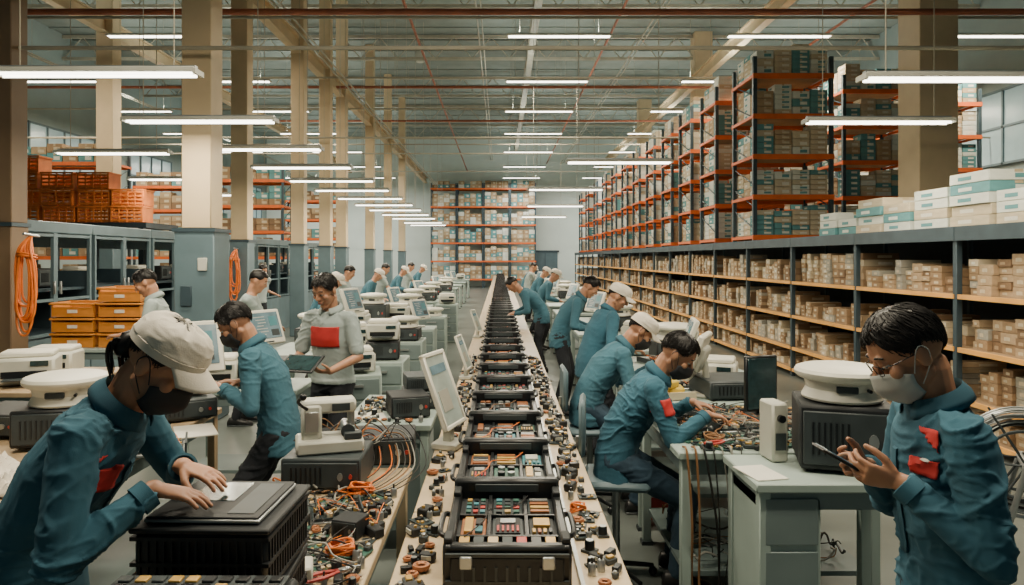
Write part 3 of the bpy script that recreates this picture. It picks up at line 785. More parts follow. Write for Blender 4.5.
table(1.04,1.02,.85,loc=(1.41,4.0,0),label='grey-green worktable covered with electronic parts')
t2=table(.72,.46,.85,loc=(1.46,3.23,0),label='grey-green worktable holding a white drum device',panel=False)
MB().box((-.20,.0,.40),(.26,.40,.76),'table',.006).obj('pedestal',t2)
for z in(.20,.45,.68): MB().box((-.20,-.205,z),(.23,.012,.20),'tabled',.003).obj('drawer',t2)
table(1.0,1.0,.85,loc=(1.41,5.15,0),label='worktable with wiring and assemblies')
table(1.0,1.1,.85,loc=(1.60,6.35,0),label='grey-green worktable with a monitor'); table(.9,1.2,.85,loc=(1.6,7.9,0),label='grey-green worktable with a white machine')
table(.60,2.15,.78,loc=(-.735,2.40,0),label='component bench crowded with parts and cables',top='wood')
t3=table(.56,.95,.80,loc=(-.70,4.75,0),label='small grey worktable beside the line')
MB().box((0,-.42,.45),(.44,.02,.62),'tabled').obj('front_panel',t3)
table(1.45,1.9,.84,loc=(-2.55,3.65,0),top='wood2',label='wide wooden-topped workbench with white machines')
table(1.25,.6,.79,loc=(-4.7,8.2,0),label='low table under amber bins')
table(.9,.55,.84,loc=(-1.95,5.45,0),label='grey worktable with monitors on it')
table(.9,1.2,.84,loc=(-3.75,5.7,0),top='wood2',label='wooden-topped side bench with desktop machines')
t=table(1.0,1.1,.84,group='distant worktables')
tl=[(-1.95,7.6),(-1.9,9.2),(-1.95,10.8),(-1.9,12.4),(-1.9,14.2),(-1.9,16.2),(-1.9,18.4),(-1.9,20.6),(-1.9,23),(-1.9,25.6),(-1.9,28.5),(-1.9,32)]
tr_=[(1.5,9.5),(1.5,11),(1.5,12.8),(1.5,14.8),(1.5,16.8),(1.5,19),(1.5,21.4),(1.5,24),(1.5,27),(1.5,30.5),(1.5,34)]
place(t,[((x,y,0),) for x,y in tl+tr_])
r=thing('tool_cabinet','grey-green steel drawer cabinet','cabinet',(0,0,0),0,'drawer cabinets among the desks')
MB().box((0,0,.42),(.46,.5,.82),'table',.01).obj('body',r)
for i in range(4):
    d=MB().box((0,-.255,.14+i*.19),(.42,.02,.17),'tabled',.003).obj('drawer',r); MB().box((0,-.275,.17+i*.19),(.16,.02,.02),'metal').obj('handle',d)
place(r,[((-1.15,y,0),) for y in(6.9,8.5,10.0,12.0,15.2)]+[((-1.28,6.15,0),.2)])
SL=1.5
r=thing('assembly_bench','cream laminate assembly bench section with steel rails','bench',(0,0,0),0,'central assembly line')
MB().box((0,0,.73),(.80,SL-.008,.04),'wood',.004).obj('bench_top',r)
MB().box((-.185,0,.757),(.014,SL-.01,.014),'metal').box((.235,0,.757),(.014,SL-.01,.014),'metal').obj('guide_rail',r)
MB().box((-.37,0,.67),(.03,SL-.1,.07),'tabled').box((.37,0,.67),(.03,SL-.1,.07),'tabled').box((0,0,.25),(.7,SL-.15,.03),'tabled').obj('frame',r)
for x in(-.36,.36):
    for y in(-.68,.68): MB().box((x,y,.355),(.05,.05,.71),'tabled').obj('leg',r)
NBn=27
place(r,[((.035,2.2+i*SL,0),) for i in range(NBn)])
def case(seed):
    Q=random.Random(seed)
    r=thing('equipment_case','black instrument case packed with ordered circuit modules','case',(0,0,0),0,'cases on the assembly line')
    w,d,hh=.41,.575,.145; B=.020
    b=MB().box((0,0,.012),(w,d,.024),'black',.004).box((-w/2+.016,0,hh/2),(.032,d,hh),'black',.008).box((w/2-.016,0,hh/2),(.032,d,hh),'black',.008).box((0,d/2-.025,hh/2+.022),(w,.05,hh+.044),'black',.012).box((0,-d/2+.02,hh/2),(w,.04,hh),'black',.010)
    b.box((0,-d/2-.008,.065),(.36,.016,.10),'black2',.005)
    for i in range(9): b.box((-.14+i*.035,-d/2-.018,.055),(.008,.006,.06),'dgrey')
    for z in(.035,.12): b.box((0,-d/2-.012,z),(w-.02,.012,.010),'dgrey')
    for s in(-1,1): b.box((s*(w/2-.016),-d/2+.05,hh+.008),(.028,.07,.020),'black2',.004).box((s*(w/2-.016),d/2-.08,hh+.008),(.028,.08,.020),'black2',.004)
    b.box((0,d/2-.052,hh+.012),(w*.6,.012,.03),'dgrey',.002)
    b.obj('body',r)
    for s in(-1,1):
        MB().box((s*.13,-d/2-.022,.10),(.04,.014,.04),'metal',.004).obj('latch',r)
        MB().tubep([(s*(w/2),-.1,.10),(s*(w/2+.024),-.09,.108),(s*(w/2+.028),0,.11),(s*(w/2+.024),.09,.108),(s*(w/2),.1,.10)],.010,'black',7,3).obj('handle',r)
    MB().box((0,0,.088+B),(w-.065,d-.09,.012),'black2').box((0,-.17,.102+B),(w-.07,.014,.020),'black').box((0,.02,.102+B),(w-.07,.012,.020),'black').box((-.062,.03,.102+B),(.012,d-.18,.020),'black').box((.068,.03,.102+B),(.012,d-.18,.020),'black').obj('inner_frame',r)
    cells=[(-.115,-.075,.085,.16),(.003,-.075,.105,.16),(.12,-.075,.085,.16),(-.115,.12,.085,.16),(.003,.12,.105,.16),(.12,.12,.085,.16)]
    for ci,(x,y,a,bb) in enumerate(cells):
        base=Q.choice(('pcbd','pcbd','dgrey','pcb','black2','teal','copper')); c=MB().box((x,y,.098+B),(a,bb,.010),base,.001); zt=.103+B
        ty=Q.randrange(6)
        if ty==0:
            for u in range(4): c.box((x,y-bb*.36+u*bb*.24,zt+.005),(a*.8,bb*.13,.010),Q.choice(('gold','dgrey','metal','copper')),.001)
        elif ty==1:
            c.box((x,y+bb*.15,zt+.006),(a*.66,bb*.42,.012),Q.choice(('tan','white2','gold')),.001)
            for u in range(4): c.box((x-a*.33+u*a*.22,y-bb*.3,zt+.005),(a*.13,bb*.2,.010),Q.choice(('black','gold','copper','teal')),.001)
        elif ty==2:
            for u in range(3):
                for v in range(4): c.box((x-a*.3+u*a*.3,y-bb*.36+v*bb*.24,zt+.004),(a*.2,bb*.15,.008),Q.choice(('black','gold','redp','dgrey','pcb','teal')),0)
        elif ty==3:
            c.box((x-a*.2,y,zt+.006),(a*.34,bb*.8,.012),Q.choice(('tan','gold','copper')),.001); c.box((x+a*.22,y+bb*.2,zt+.005),(a*.3,bb*.34,.010),'black',.001); c.box((x+a*.22,y-bb*.22,zt+.005),(a*.3,bb*.3,.010),Q.choice(('teal','metal','white2')),.001)
        elif ty==4:
            c.box((x,y,zt+.004),(a*.8,bb*.86,.006),'black2'); c.box((x,y+bb*.2,zt+.009),(a*.5,bb*.25,.006),'metal')
            for u in range(5): c.box((x-a*.32+u*a*.16,y-bb*.22,zt+.009),(a*.07,bb*.3,.006),Q.choice(('gold','redp','tan')))
        else:
            for u in range(2):
                for v in range(2): c.cyl((x-a*.2+u*a*.4,y-bb*.22+v*bb*.44,zt),(x-a*.2+u*a*.4,y-bb*.22+v*bb*.44,zt+.018),.016,Q.choice(('metal','black','copper')),n=12)
        c.obj('circuit_module',r)
    c=MB()
    for u in range(7): c.box((-.14+u*.047,-.215,.106+B),(.034,.050,.022),Q.choice(('black','gold','tan','black','metal','dgrey','redp')),.002)
    c.obj('terminal_strip',r)
    MB().tubep([(-.14,-.2,.120+B),(-.08,-.06,.120+B),(-.06,.04,.124+B),(.03,.07,.124+B),(.08,.2,.118+B)],.0024,Q.choice(('cable_b','cable_o','cable_k')),5,4).obj('wire',r)
    return r
N1=20; PT=.605
cs=[case(i) for i in range(5)]
for j in range(5): place(cs[j],[((.025,2.50+i*PT,.7645),R.uniform(-.012,.012)) for i in range(j,N1,5)])
flat=MB(); flat.box((0,0,.07),(.41,.57,.14),'black',.006).box((0,.26,.16),(.40,.05,.05),'black').box((0,0,.143),(.33,.44,.01),'black2')
QQ=random.Random(5)
for a in range(5):
    for b in range(5): flat.box((-.13+a*.065,-.17+b*.082,.152),(.05,.06,.012),QQ.choice(('gold','tan','pcb','copper','white2','dgrey','black','black')))
fo=single(flat,'equipment_case','black instrument case with coloured circuit modules','case',(0,0,0),0,'distant cases on the assembly line')
place(fo,[((.025,2.50+(N1+i)*PT,.7645),R.uniform(-.02,.02)) for i in range(42)])
# ------------------------------------------------------------ machines
def drum():
    r=thing('drum_device','white round drum-shaped desktop device','device',(0,0,0),0,'white drum devices')
    MB().rev([(.17,0),(.175,.01),(.165,.03),(.155,.05),(.165,.09)],'white').obj('base',r)
    MB().rev([(.165,.09),(.19,.095),(.205,.11),(.207,.125),(.198,.14),(.17,.15),(.12,.158),(.04,.16)],'white').obj('lid',r)
    MB().box((0,-.158,.062),(.09,.02,.03),'dgrey',.004).obj('display',r)
    MB().cyl((.09,-.13,.06),(.095,-.16,.06),.008,'black',n=10).obj('knob',r)
    return r
dr=drum()
def ebox(w,d,h,m='black2',label='black electronics enclosure with vent slots',group=None):
    r=thing('electronics_enclosure',label,'electronics',(0,0,0),0,group)
    MB().box((0,0,h/2+.01),(w,d,h),m,.008).obj('housing',r)
    f=MB().box((0,-d/2-.004,h/2+.01),(w-.03,.012,h-.03),'dgrey',.003)
    for i in range(7): f.box((-w*.36+i*w*.06,-d/2-.011,h*.5+.01),(.008,.006,h*.5),'black')
    f.cyl((w*.25,-d/2,h*.55),(w*.25,-d/2-.02,h*.55),h*.12,'metal',n=12); f.cyl((w*.38,-d/2,h*.55),(w*.38,-d/2-.018,h*.55),h*.08,'redp',n=10)
    f.obj('front_panel',r)
    for x in(-1,1): MB().box((x*w*.38,0,.006),(.03,d*.8,.012),'black').obj('foot',r)
    return r
def monitor():
    r=thing('monitor','white-cased monitor with lit screen on a pedestal','monitor',(0,0,0),0,'white monitors')
    rt=Matrix.Rotation(math.radians(-20),3,'X')
    def p(x,y,z): return rt@V(x,y,z)+V(0,0,.28)
    MB().box(p(0,0,0),(.40,.045,.33),'white',.010,rt).box(p(0,.035,-.01),(.22,.05,.18),'white2',.015,rt).obj('casing',r)
    MB().box(p(0,-.024,.012),(.33,.008,.25),'screenl',.003,rt).obj('screen',r)
    s=MB()
    for i in range(7): s.box(p(-.07+.012*(i%3),-.0295,.095-.028*i),(.13-.018*(i%4),.002,.006),'white2',0,rt)
    s.box(p(.09,-.0295,.05),(.09,.002,.09),'teal',0,rt).box(p(.09,-.0295,-.06),(.09,.002,.06),'dgrey',0,rt).obj('screen_image',r)
    MB().box(p(.0,-.025,-.143),(.10,.006,.010),'dgrey',0,rt).obj('button_row',r)
    MB().cyl((0,.06,.02),(0,.05,.24),.028,'white2',r1=.02).obj('stand',r)
    MB().box((0,.05,.012),(.22,.18,.024),'white2',.008).obj('base',r)
    return r
mo=monitor()
r=thing('tilted_panel','white-framed tilted flat panel on a desktop foot','panel',(0,0,0),0,'white panels along the line')
rt=Matrix.Rotation(math.radians(-20),3,'X')
b=MB()
for sx in(-1,1): b.box(rt@V(sx*.137,0,.24)+V(0,-.05,.10),(.026,.03,.44),'white',.006,rt)
for z in(.033,.447): b.box(rt@V(0,0,z)+V(0,-.05,.10),(.30,.03,.026),'white',.006,rt)
b.box(rt@V(0,.010,.24)+V(0,-.05,.10),(.28,.010,.42),'white2',.002,rt).obj('frame',r)
b=MB().box(rt@V(0,-.004,.24)+V(0,-.05,.10),(.25,.008,.39),'screenw',.002,rt)
b.box(rt@V(0,-.009,.36)+V(0,-.05,.10),(.20,.003,.05),'screenl',0,rt).box(rt@V(-.03,-.009,.18)+V(0,-.05,.10),(.13,.003,.12),'cardg',0,rt).obj('panel_face',r)
MB().box((0,.0,.02),(.16,.15,.04),'white2',.008).box((0,.0,.09),(.06,.05,.14),'white2',.008).obj('foot',r)
place(r,[((-.29,3.95,.752),math.radians(72),1.0),((-.30,6.2,.752),math.radians(80),.72),((-.30,9.4,.752),math.radians(75),.7)])
def printer():
    r=thing('desktop_machine','off-white desktop machine with dark tray slot','machine',(0,0,0),0,'off-white desktop machines')
    MB().box((0,0,.10),(.40,.34,.20),'white2',.02).box((0,.02,.22),(.36,.26,.05),'white',.015).obj('housing',r)
    MB().box((0,-.172,.08),(.30,.012,.05),'black',.003).obj('slot',r)
    MB().box((.10,-.174,.16),(.12,.012,.04),'screen',.003).obj('button_panel',r)
    MB().box((0,-.22,.05),(.26,.12,.008),'dgrey',.003).obj('tray',r)
    return r
pr=printer()
eb1=ebox(.40,.36,.17,group='black enclosures')
eb2=ebox(.44,.40,.12,'dgrey','dark grey rack-mount electronics unit',group='dark rack units')
T=.851; TC=.832
far_d=[(-1.75,14.2),(1.6,12.8),(-1.75,18.4),(1.6,16.8),(1.6,21.4),(-1.75,23),(-1.6,12.2),(-1.65,16.0),(-1.6,20.4),(1.75,15),(1.75,19.2),(-2.1,8.0)]
place(dr,[((-2.30,3.72,T+.205),.2),((1.60,3.28,T+.315),-.3),((-1.95,10.8,T+.27),),((1.66,6.7,T+.19),),((1.6,9.5,T+.19),),((-1.15,8.5,TC+.15),.0,.85),((-1.15,12.0,TC),.0,.9)]+[((x,y,T+.19),) for x,y in far_d])
place(eb1,[((1.60,3.28,T),-.3,(1,1,1.7)),((-2.30,3.72,T),.2,(1.0,1,1.1)),((1.66,6.7,T),),((1.6,9.5,T),),((-.60,3.62,.78),.1,(.8,.8,.8)),((-.60,4.55,.80),.3,(.62,.7,.8)),((-2.75,3.95,T),-.1,(1,1,.7)),((-1.85,5.5,T),.3,(.9,.8,1.0)),((-1.15,8.5,TC),0,(.9,1,.8)),((-1.15,6.9,TC),.1,(.8,.9,1)),((-.92,2.72,.781),.4,(.28,.3,.35)),((-.56,2.62,.781),-.3,(.26,.28,.4)),((-.90,2.36,.781),1.2,(.25,.25,.3))]+[((x,y,T),) for x,y in far_d]
  +[((-6.0,y+.45,.876),math.pi/2,(.9,1,1.6)) for y in bays]+[((-6.0,y+1.1,1.436),math.pi/2,(.9,1,1.4)) for y in bays[::2]])
place(eb2,[((-.79,3.24,.78),.0,(.8,.8,1.2)),((-1.95,10.8,T),0,(1,1,2)),((-1.9,9.2,T),),((1.62,4.95,T),.1),((-1.98,4.30,T-.01),math.radians(35),(.9,.8,1)),((-.55,4.85,.80),.1,(.6,.7,.9)),((-.55,4.85,.915),.25,(.5,.6,.8))]+[((-6.0,y+1.15,.876),math.pi/2,(.9,1,2)) for y in bays[1::2]])
place(mo,[((-1.91,4.30,T+.135),math.radians(38),1.0),((1.40,4.95,T),math.radians(-115),1.0),((-1.85,5.5,T+.185),math.radians(62),.85),
 ((1.66,6.15,T),math.radians(-100)),((-1.8,7.3,T),math.radians(70)),((-1.9,9.0,T+.14),math.radians(70)),((-1.15,10.0,TC),math.radians(60),.9)]
 +[((x,y,T),math.radians(a)) for x,y,a in((-1.9,12.7,70),(-1.9,16.5,65),(-1.9,20.9,65),(1.5,11,-60),(1.5,14.4,-70),(1.5,19,-70),(1.5,24,-70),(-1.9,25.6,70),(-1.9,28.5,70),(1.5,27,-70))])
place(pr,[((-1.68,7.85,T),.3),((-2.2,5.42,T),.2,.9),((1.6,8.0,T),-.3),((-2.9,3.35,T),.3),((1.65,5.4,T),-.4,.85),((-1.65,11.15,T),),((1.7,14.3,T),),((1.7,18.6,T),),((-2.0,9.6,T),),((-1.8,32,T),),((1.5,30.5,T),),((1.5,34,T),),((-3.7,5.5,T),.4),((-3.8,5.98,T),.2,.9),((-1.15,15.2,TC),.1,.9),((-1.15,6.9,TC+.19),.1,.8),((-1.28,6.15,TC),.3,.85)]+[((-6.0,y+.45,1.436),math.pi/2,(.8,.9,1.1)) for y in bays])
r=thing('flat_display','slim dark flat panel display on a foot','display',(1.60,4.30,.851),.25)
MB().box((0,0,.20),(.22,.03,.34),'black',.006).obj('casing',r); MB().box((0,-.017,.20),(.195,.006,.31),'screen',.002).obj('screen',r)
MB().box((0,.01,.008),(.16,.12,.016),'black',.004).box((0,.02,.03),(.04,.02,.05),'black').obj('foot',r)
r=thing('power_adapter_box','white upright power box with black dial','electronics',(1.32,3.38,.851),.1)
MB().box((0,0,.14),(.08,.14,.28),'white2',.01).obj('housing',r); MB().cyl((0,-.07,.21),(0,-.09,.21),.018,'black').obj('dial',r); MB().box((0,-.072,.10),(.05,.008,.08),'dgrey').obj('socket',r)
r=thing('packing_foam','yellow foam packing pieces in a shallow tray','packing',(1.15,4.86,.851),.2)
MB().box((0,0,.01),(.34,.24,.02),'card3',.003).box((0,-.115,.03),(.34,.012,.05),'card3').box((0,.115,.03),(.34,.012,.05),'card3').obj('tray',r)
for x,y,z,a in((-.08,.0,.05,.2),(.07,.02,.05,-.3),(0,.01,.095,.5)): MB().box((x,y,z),(.13,.15,.05),'foam',.01,Matrix.Rotation(a,3,'Z')).obj('foam_block',r)
r=thing('benchtop_press','off-white benchtop crimping press with lever and rollers','machine',(-.79,3.24,.937),.3)
MB().box((0,0,.03),(.30,.2,.06),'white2',.01).box((.10,-.07,.075),(.08,.05,.03),'dgrey',.004).obj('base',r)
MB().box((-.08,.02,.13),(.09,.14,.17),'white2',.012).box((.0,.02,.2),(.24,.12,.06),'white2',.012).box((-.08,-.055,.14),(.06,.01,.09),'metal',.002).box((.05,-.045,.2),(.08,.012,.035),'dgrey',.002).obj('frame',r)
MB().cyl((.08,-.06,.09),(.08,.1,.09),.026,'metal').cyl((.08,-.065,.09),(.08,-.05,.09),.032,'dgrey').obj('roller',r)
MB().cyl((.1,.02,.17),(.1,.02,.10),.018,'metal').obj('ram',r)
MB().tubep([(-.1,-.06,.2),(-.14,-.09,.24),(-.12,-.13,.27)],.008,'black',7).ell((-.12,-.13,.27),(.016,.016,.016),'black',None,10,6).obj('lever',r)
r=thing('ribbed_crate','black ribbed plastic crate stacked on the bench','crate',(0,0,0),.04,'stacked black crates')
b=MB().box((0,0,.085),(.34,.34,.16),'black',.01)
for i in range(16): b.box((-.155+i*.0207,-.172,.085),(.007,.006,.12),'black2')
for i in range(16): b.box((.172,-.155+i*.0207,.085),(.006,.007,.12),'black2')
for z in(.02,.085,.15): b.box((0,0,z),(.354,.354,.010),'black2')
b.obj('body',r); MB().box((0,0,.170),(.36,.36,.014),'black2',.004).obj('rim',r)
place(r,[((-.755,1.94,.781),.04),((-.755,1.94,.960),-.02)])
r=thing('control_board','flat black device panel with thin silver edge','circuit board',(-.76,1.94,1.140),-.03)
MB().box((0,0,.005),(.30,.30,.010),'metal',.003).obj('tray',r); MB().box((0,0,.0125),(.292,.292,.007),'black2',.002).box((.09,.0,.0165),(.07,.24,.002),'dgrey').box((-.03,.05,.0165),(.13,.15,.002),'screen').obj('panel',r)
r=thing('keypad_console','black console with gold and grey keys','console',(-.70,1.58,.781),.0)
MB().box((0,0,.14),(.44,.20,.27),'black',.01).obj('housing',r)
b=MB().box((0,0,.279),(.40,.17,.01),'dgrey')
for i in range(10):
    for j in range(4): b.box((-.175+i*.039,-.06+j*.04,.286),(.028,.028,.008),R.choice(('black','gold','metal','dgrey','black2','black')),.002)
b.obj('keypad',r)
r=thing('relay_box','small pale metal box with black terminals','electronics',(-.66,2.22,.781),.25)
MB().box((0,0,.035),(.13,.10,.07),'white2',.006).obj('housing',r)
for x in(-.04,0,.04): MB().cyl((x,-.05,.04),(x,-.064,.04),.009,'black',n=10).obj('terminal',r)
def chair(loc,rz,hs=.60):
    r=thing('work_chair','grey padded work chair on a five-star base','chair',loc,rz,'work chairs')
    MB().box((0,0,hs-.03),(.36,.38,.05),'bluegray',.02).obj('seat',r)
    MB().box((-.19,0,hs+.27),(.035,.34,.30),'bluegray',.016).obj('backrest',r)
    MB().tubep([(-.05,0,hs-.06),(-.2,0,hs-.05),(-.215,0,hs+.2)],.014,'metal',8).obj('back_support',r)
    MB().cyl((0,0,.08),(0,0,hs-.05),.022,'metal').obj('column',r)
    for i in range(5):
        a=i*2*math.pi/5+.3; MB().cyl((0,0,.09),(.22*math.cos(a),.22*math.sin(a),.06),.016,'black',r1=.012).ell((.22*math.cos(a),.22*math.sin(a),.028),(.026,.026,.028),'black',None,10,6).obj('leg',r)
    return r
ch=chair((0,0,0),0)
place(ch,[((.66,3.98,0),math.radians(-8)),((.66,5.15,0),0)])
r=thing('round_stool','dark round stool with steel legs','stool',(-1.12,4.62,0))
MB().rev([(.15,.62),(.165,.63),(.165,.655),(.15,.67),(.05,.672)],'black2').obj('seat',r)
for i in range(4):
    a=i*math.pi/2+.7; MB().cyl((.09*math.cos(a),.09*math.sin(a),.625),(.17*math.cos(a),.17*math.sin(a),0),.011,'metal').obj('leg',r)
MB().torus((0,0,.22),.148,.008,'metal').obj('foot_ring',r)
r=thing('smartphone','dark smartphone held in two hands','phone',(.925,1.905,1.272),0)
rt=Matrix.Rotation(math.radians(30),3,'Y')
MB().box((0,0,0),(.14,.075,.009),'black',.003,rt).obj('body',r); MB().box(rt@V(0,0,.0055),(.125,.066,.002),'screenl',0,rt).obj('screen',r)
r=thing('tablet_device','dark tablet held in both hands','tablet',(-1.39,4.87,1.085),-.3)
rt=Matrix.Rotation(math.radians(28),3,'X')
MB().box((0,0,0),(.29,.20,.014),'black',.005,rt).obj('body',r); MB().box(rt@V(0,0,.0085),(.25,.16,.003),'screen',0,rt).obj('screen',r)
r=thing('wire_reel','upright reel of coiled steel wire on a stand','reel',(2.62,3.5,0),math.radians(-30))
g=MB()
for i in range(26): g.torus((R.uniform(-.01,.01),-.07+.14*R.random(),.80+R.uniform(-.012,.012)),R.uniform(.19,.27),.0045,R.choice(('metal','cable_k','metal')),(0,1,0),36,5)
g.obj('wire_windings',r)
g=MB()
for y in(-.09,.09):
    g.torus((0,y,.80),.17,.008,'dgrey',(0,1,0),32,6)
    for i in range(6):
        a=i*math.pi/3; g.cyl((0,y,.8),(.28*math.cos(a),y,.8+.28*math.sin(a)),.006,'dgrey',n=6)
g.cyl((0,-.13,.8),(0,.13,.8),.02,'metal'); g.obj('spool',r)
g=MB()
for y in(-.13,.13): g.cyl((0,y,.82),(-.2,y,0),.014,'metal').cyl((0,y,.82),(.2,y,0),.014,'metal')
g.cyl((-.2,-.13,.02),(-.2,.13,.02),.012,'metal').cyl((.2,-.13,.02),(.2,.13,.02),.012,'metal').obj('stand',r)
# hanging orange cable loops: parallel strands, rounded bottoms, uneven lengths
r=MB(); rr=random.Random(4)
for i in range(9):
    hw=rr.uniform(.055,.10); ln=rr.uniform(.62,1.05); ox=rr.uniform(-.03,.03); yo=-.015-.020*(i%5); j=lambda: rr.uniform(-.012,.012)
    r.tubep([(ox*.3,0,.02),(ox-hw*.55+j(),yo,-.10),(ox-hw*.85+j(),yo,-.30),(ox-hw+j(),yo,-ln*.65),(ox-hw*.95,yo,-ln*.86),(ox-hw*.55,yo,-ln*.97),(ox,yo,-ln),(ox+hw*.55,yo,-ln*.97),(ox+hw*.95,yo,-ln*.86),(ox+hw+j(),yo,-ln*.65),(ox+hw*.85+j(),yo,-.30),(ox+hw*.55+j(),yo,-.10),(ox*.3+.01,0,.02)],.0115,'cable_o',7,4)
for z in(-.16,-.185): r.torus((0,-.045,z),.085,.011,'cable_o',(.1,.15,1),18,6)
r.cyl((0,.14,.03),(0,-.10,.05),.014,'metal')
hc=single(r,'hanging_cable_coil','thick orange cable loops hung on a hook','cable',(0,0,0),0,'hanging orange cable coils')
place(hc,[((-4.93,7.34,2.02),),((-4.7,12.45,1.95),0,.9)])
# ------------------------------------------------------------ small parts
def conn(i):
    b=MB(); k=i
    if k==0: b.box((0,0,.012),(.045,.025,.024),'black',.003).cyl((.02,0,.012),(.05,0,.012),.005,'metal',n=8)
    if k==1: b.rev([(.012,0),(.012,.03),(.009,.034),(.004,.035)],'metal',n=12).cyl((0,0,.034),(0,0,.05),.004,'black',n=8)
    if k==2: b.box((0,0,.01),(.05,.035,.02),'dgrey',.003).box((0,0,.024),(.03,.02,.01),'gold',.002)
    if k==3: b.box((0,0,.012),(.03,.022,.024),'dgrey',.003).rev([(.008,.024),(.008,.030),(.005,.033)],'metal',n=10)
    if k==4: b.box((0,0,.006),(.08,.055,.005),'pcbd').box((-.015,0,.012),(.02,.025,.008),'black',.001).box((.02,.008,.012),(.012,.012,.008),'metal',.001).box((.02,-.012,.012),(.010,.010,.008),'gold',.001).box((-.03,.02,.011),(.01,.006,.006),'tan').box((.005,-.02,.011),(.012,.006,.006),'gold')
    if k==5: b.rev([(.016,0),(.016,.03),(.013,.035)],'black',n=14).rev([(.013,.035),(.012,.037)],'metal',n=14).box((0,0,.004),(.04,.04,.008),'dgrey')
    if k==6: b.box((0,0,.016),(.06,.04,.032),'black2',.004).box((0,-.022,.018),(.04,.004,.016),'white2').cyl((.015,0,.032),(.015,0,.040),.006,'gold',n=8)
    if k==7: b.torus((0,0,.012),.018,.008,'copper',(0,0,1),18,7).box((0,0,.003),(.03,.03,.006),'pcbd')
    if k==8:
        b.box((0,0,.005),(.14,.09,.006),'pcb')
        for q in range(16): b.box((rr.uniform(-.055,.055),rr.uniform(-.032,.032),.012),(rr.uniform(.008,.022),rr.uniform(.008,.018),rr.uniform(.005,.012)),rr.choice(('black','metal','gold','tan','black','dgrey')),0)
    nm=['plug_connector','metal_capacitor','relay_module','push_switch','small_circuit_board','black_capacitor','transformer_block','copper_choke','circuit_board'][k]
    lb=['black plug connector with metal tip','small cylindrical metal component','grey relay module with gold cap','dark switch with metal button','small dark circuit board with chips','black capacitor can on grey base','black transformer block with pale label','copper ring choke on small board','green circuit board crowded with chips'][k]
    return single(b,nm,lb,'electronic part',(0,0,0),0,nm.replace('_',' ')+'s lying loose')
NP=9
protos=[conn(i) for i in range(NP)]; spots=[[] for _ in range(NP)]
used=[(-.79,3.24,.22),(-.60,3.62,.16),(-.755,1.94,.25),(-.7,1.58,.22),(1.40,4.95,.17),(1.33,3.98,.15),(1.66,4.02,.15),(-.66,2.80,.11),(-.60,4.55,.18),(-.55,4.85,.16),(1.60,4.3,.1),(-.29,3.95,.09),(-.30,6.2,.09),(-.92,2.72,.07),(-.56,2.62,.07),(-.90,2.36,.06),(-.66,2.22,.08),(-.80,2.50,.06)]
def try_spot(x,y,z,rad=.04):
    for a in used:
        if (a[0]-x)**2+(a[1]-y)**2<(rad+a[2])**2: return False
    used.append((x,y,rad)); return True
for z_,cnt in((0,34),(1,34)):
    for _ in range(cnt*8):
        if cnt<=0: break
        if z_==0: x,y,z=R.uniform(-.95,-.52),R.uniform(2.2,3.05),.781
        else: x,y,z=R.uniform(1.02,1.82),R.uniform(3.56,4.42),.851
        if try_spot(x,y,z,.048): spots[8].append(((x,y,z+R.uniform(0,.004)),R.uniform(0,6.28),R.uniform(.75,1.1))); cnt-=1
for _ in range(9000):
    if sum(map(len,spots))>=620: break
    z_=R.random()
    if z_<.54: x,y,z=R.uniform(-1.01,-.46),R.uniform(2.14,3.08),.781
    elif z_<.60: x,y,z=R.uniform(-.335,-.25),R.uniform(2.2,7.5),.751
    elif z_<.66: x,y,z=R.uniform(.31,.40),R.uniform(2.2,7.5),.751
    elif z_<.95: x,y,z=R.uniform(1.02,1.9),R.uniform(3.53,4.47),.851
    else: x,y,z=R.uniform(-.92,-.48),R.uniform(4.32,5.1),.801
    s=R.uniform(.7,1.25)
    if try_spot(x,y,z,.019*s): spots[R.randrange(8)].append(((x,y,z),R.uniform(0,6.28),s))
for p,s in zip(protos,spots): place(p,s)
def cable(pts,r,m,label='loose thin insulated cable on the bench',grp='loose cables'):
    return single(MB().tubep(pts,r,m,6,5),'cable',label,'cable',(0,0,0),0,grp)
def coil(c,rad,m,n=7,r=.0045,lab='coiled orange wire bundle'):
    pts=[]; ph=random.Random(int(c[0]*1000)).uniform(0,6)
    for i in range(n*10):
        a=i*2*math.pi/10; q=rad*(1+.16*math.sin(i*.37+ph)); pts.append((q*math.cos(a),q*math.sin(a)*.8,.006+.025*(i/(n*10))+.01*math.sin(i*.9)))
    return single(MB().tubep(pts,r,m,6,2),'wire_coil',lab,'cable',c,0,'coiled wires')
coil((-.80,2.50,.805),.062,'cable_o',12); coil((-.55,2.42,.80),.045,'cable_o',8); coil((-.60,3.02,.81),.05,'cable_o',7); coil((-.92,2.95,.80),.06,'cable_b',6,lab='coiled brown wire bundle')
coil((.98,4.35,.855),.06,'cable_b',6,lab='coiled brown wire bundle'); coil((1.75,3.75,.87),.05,'cable_k',7,lab='coiled black wire bundle'); coil((-2.0,3.1,.845),.06,'cable_k',5,lab='coiled black wire bundle')
coil((.33,2.95,.753),.030,'cable_o',4); coil((1.12,3.66,.865),.045,'cable_b',5,lab='coiled brown wire bundle')
for i in range(34):
    x=R.uniform(-.98,-.5); y=R.uniform(2.2,3.1); a=R.uniform(0,6.28); pts=[]
    for k in range(7):
        pts.append((x,y,.80+R.uniform(.0,.05))); a+=R.uniform(-1,1); x=min(-.46,max(-1.0,x+.08*math.cos(a))); y=min(3.1,max(2.15,y+.08*math.sin(a)))
    cable(pts,R.choice((.002,.003,.004)),'cable_o' if i%6==0 else R.choice(('cable_k','cable_k','cable_b','cable_g')))
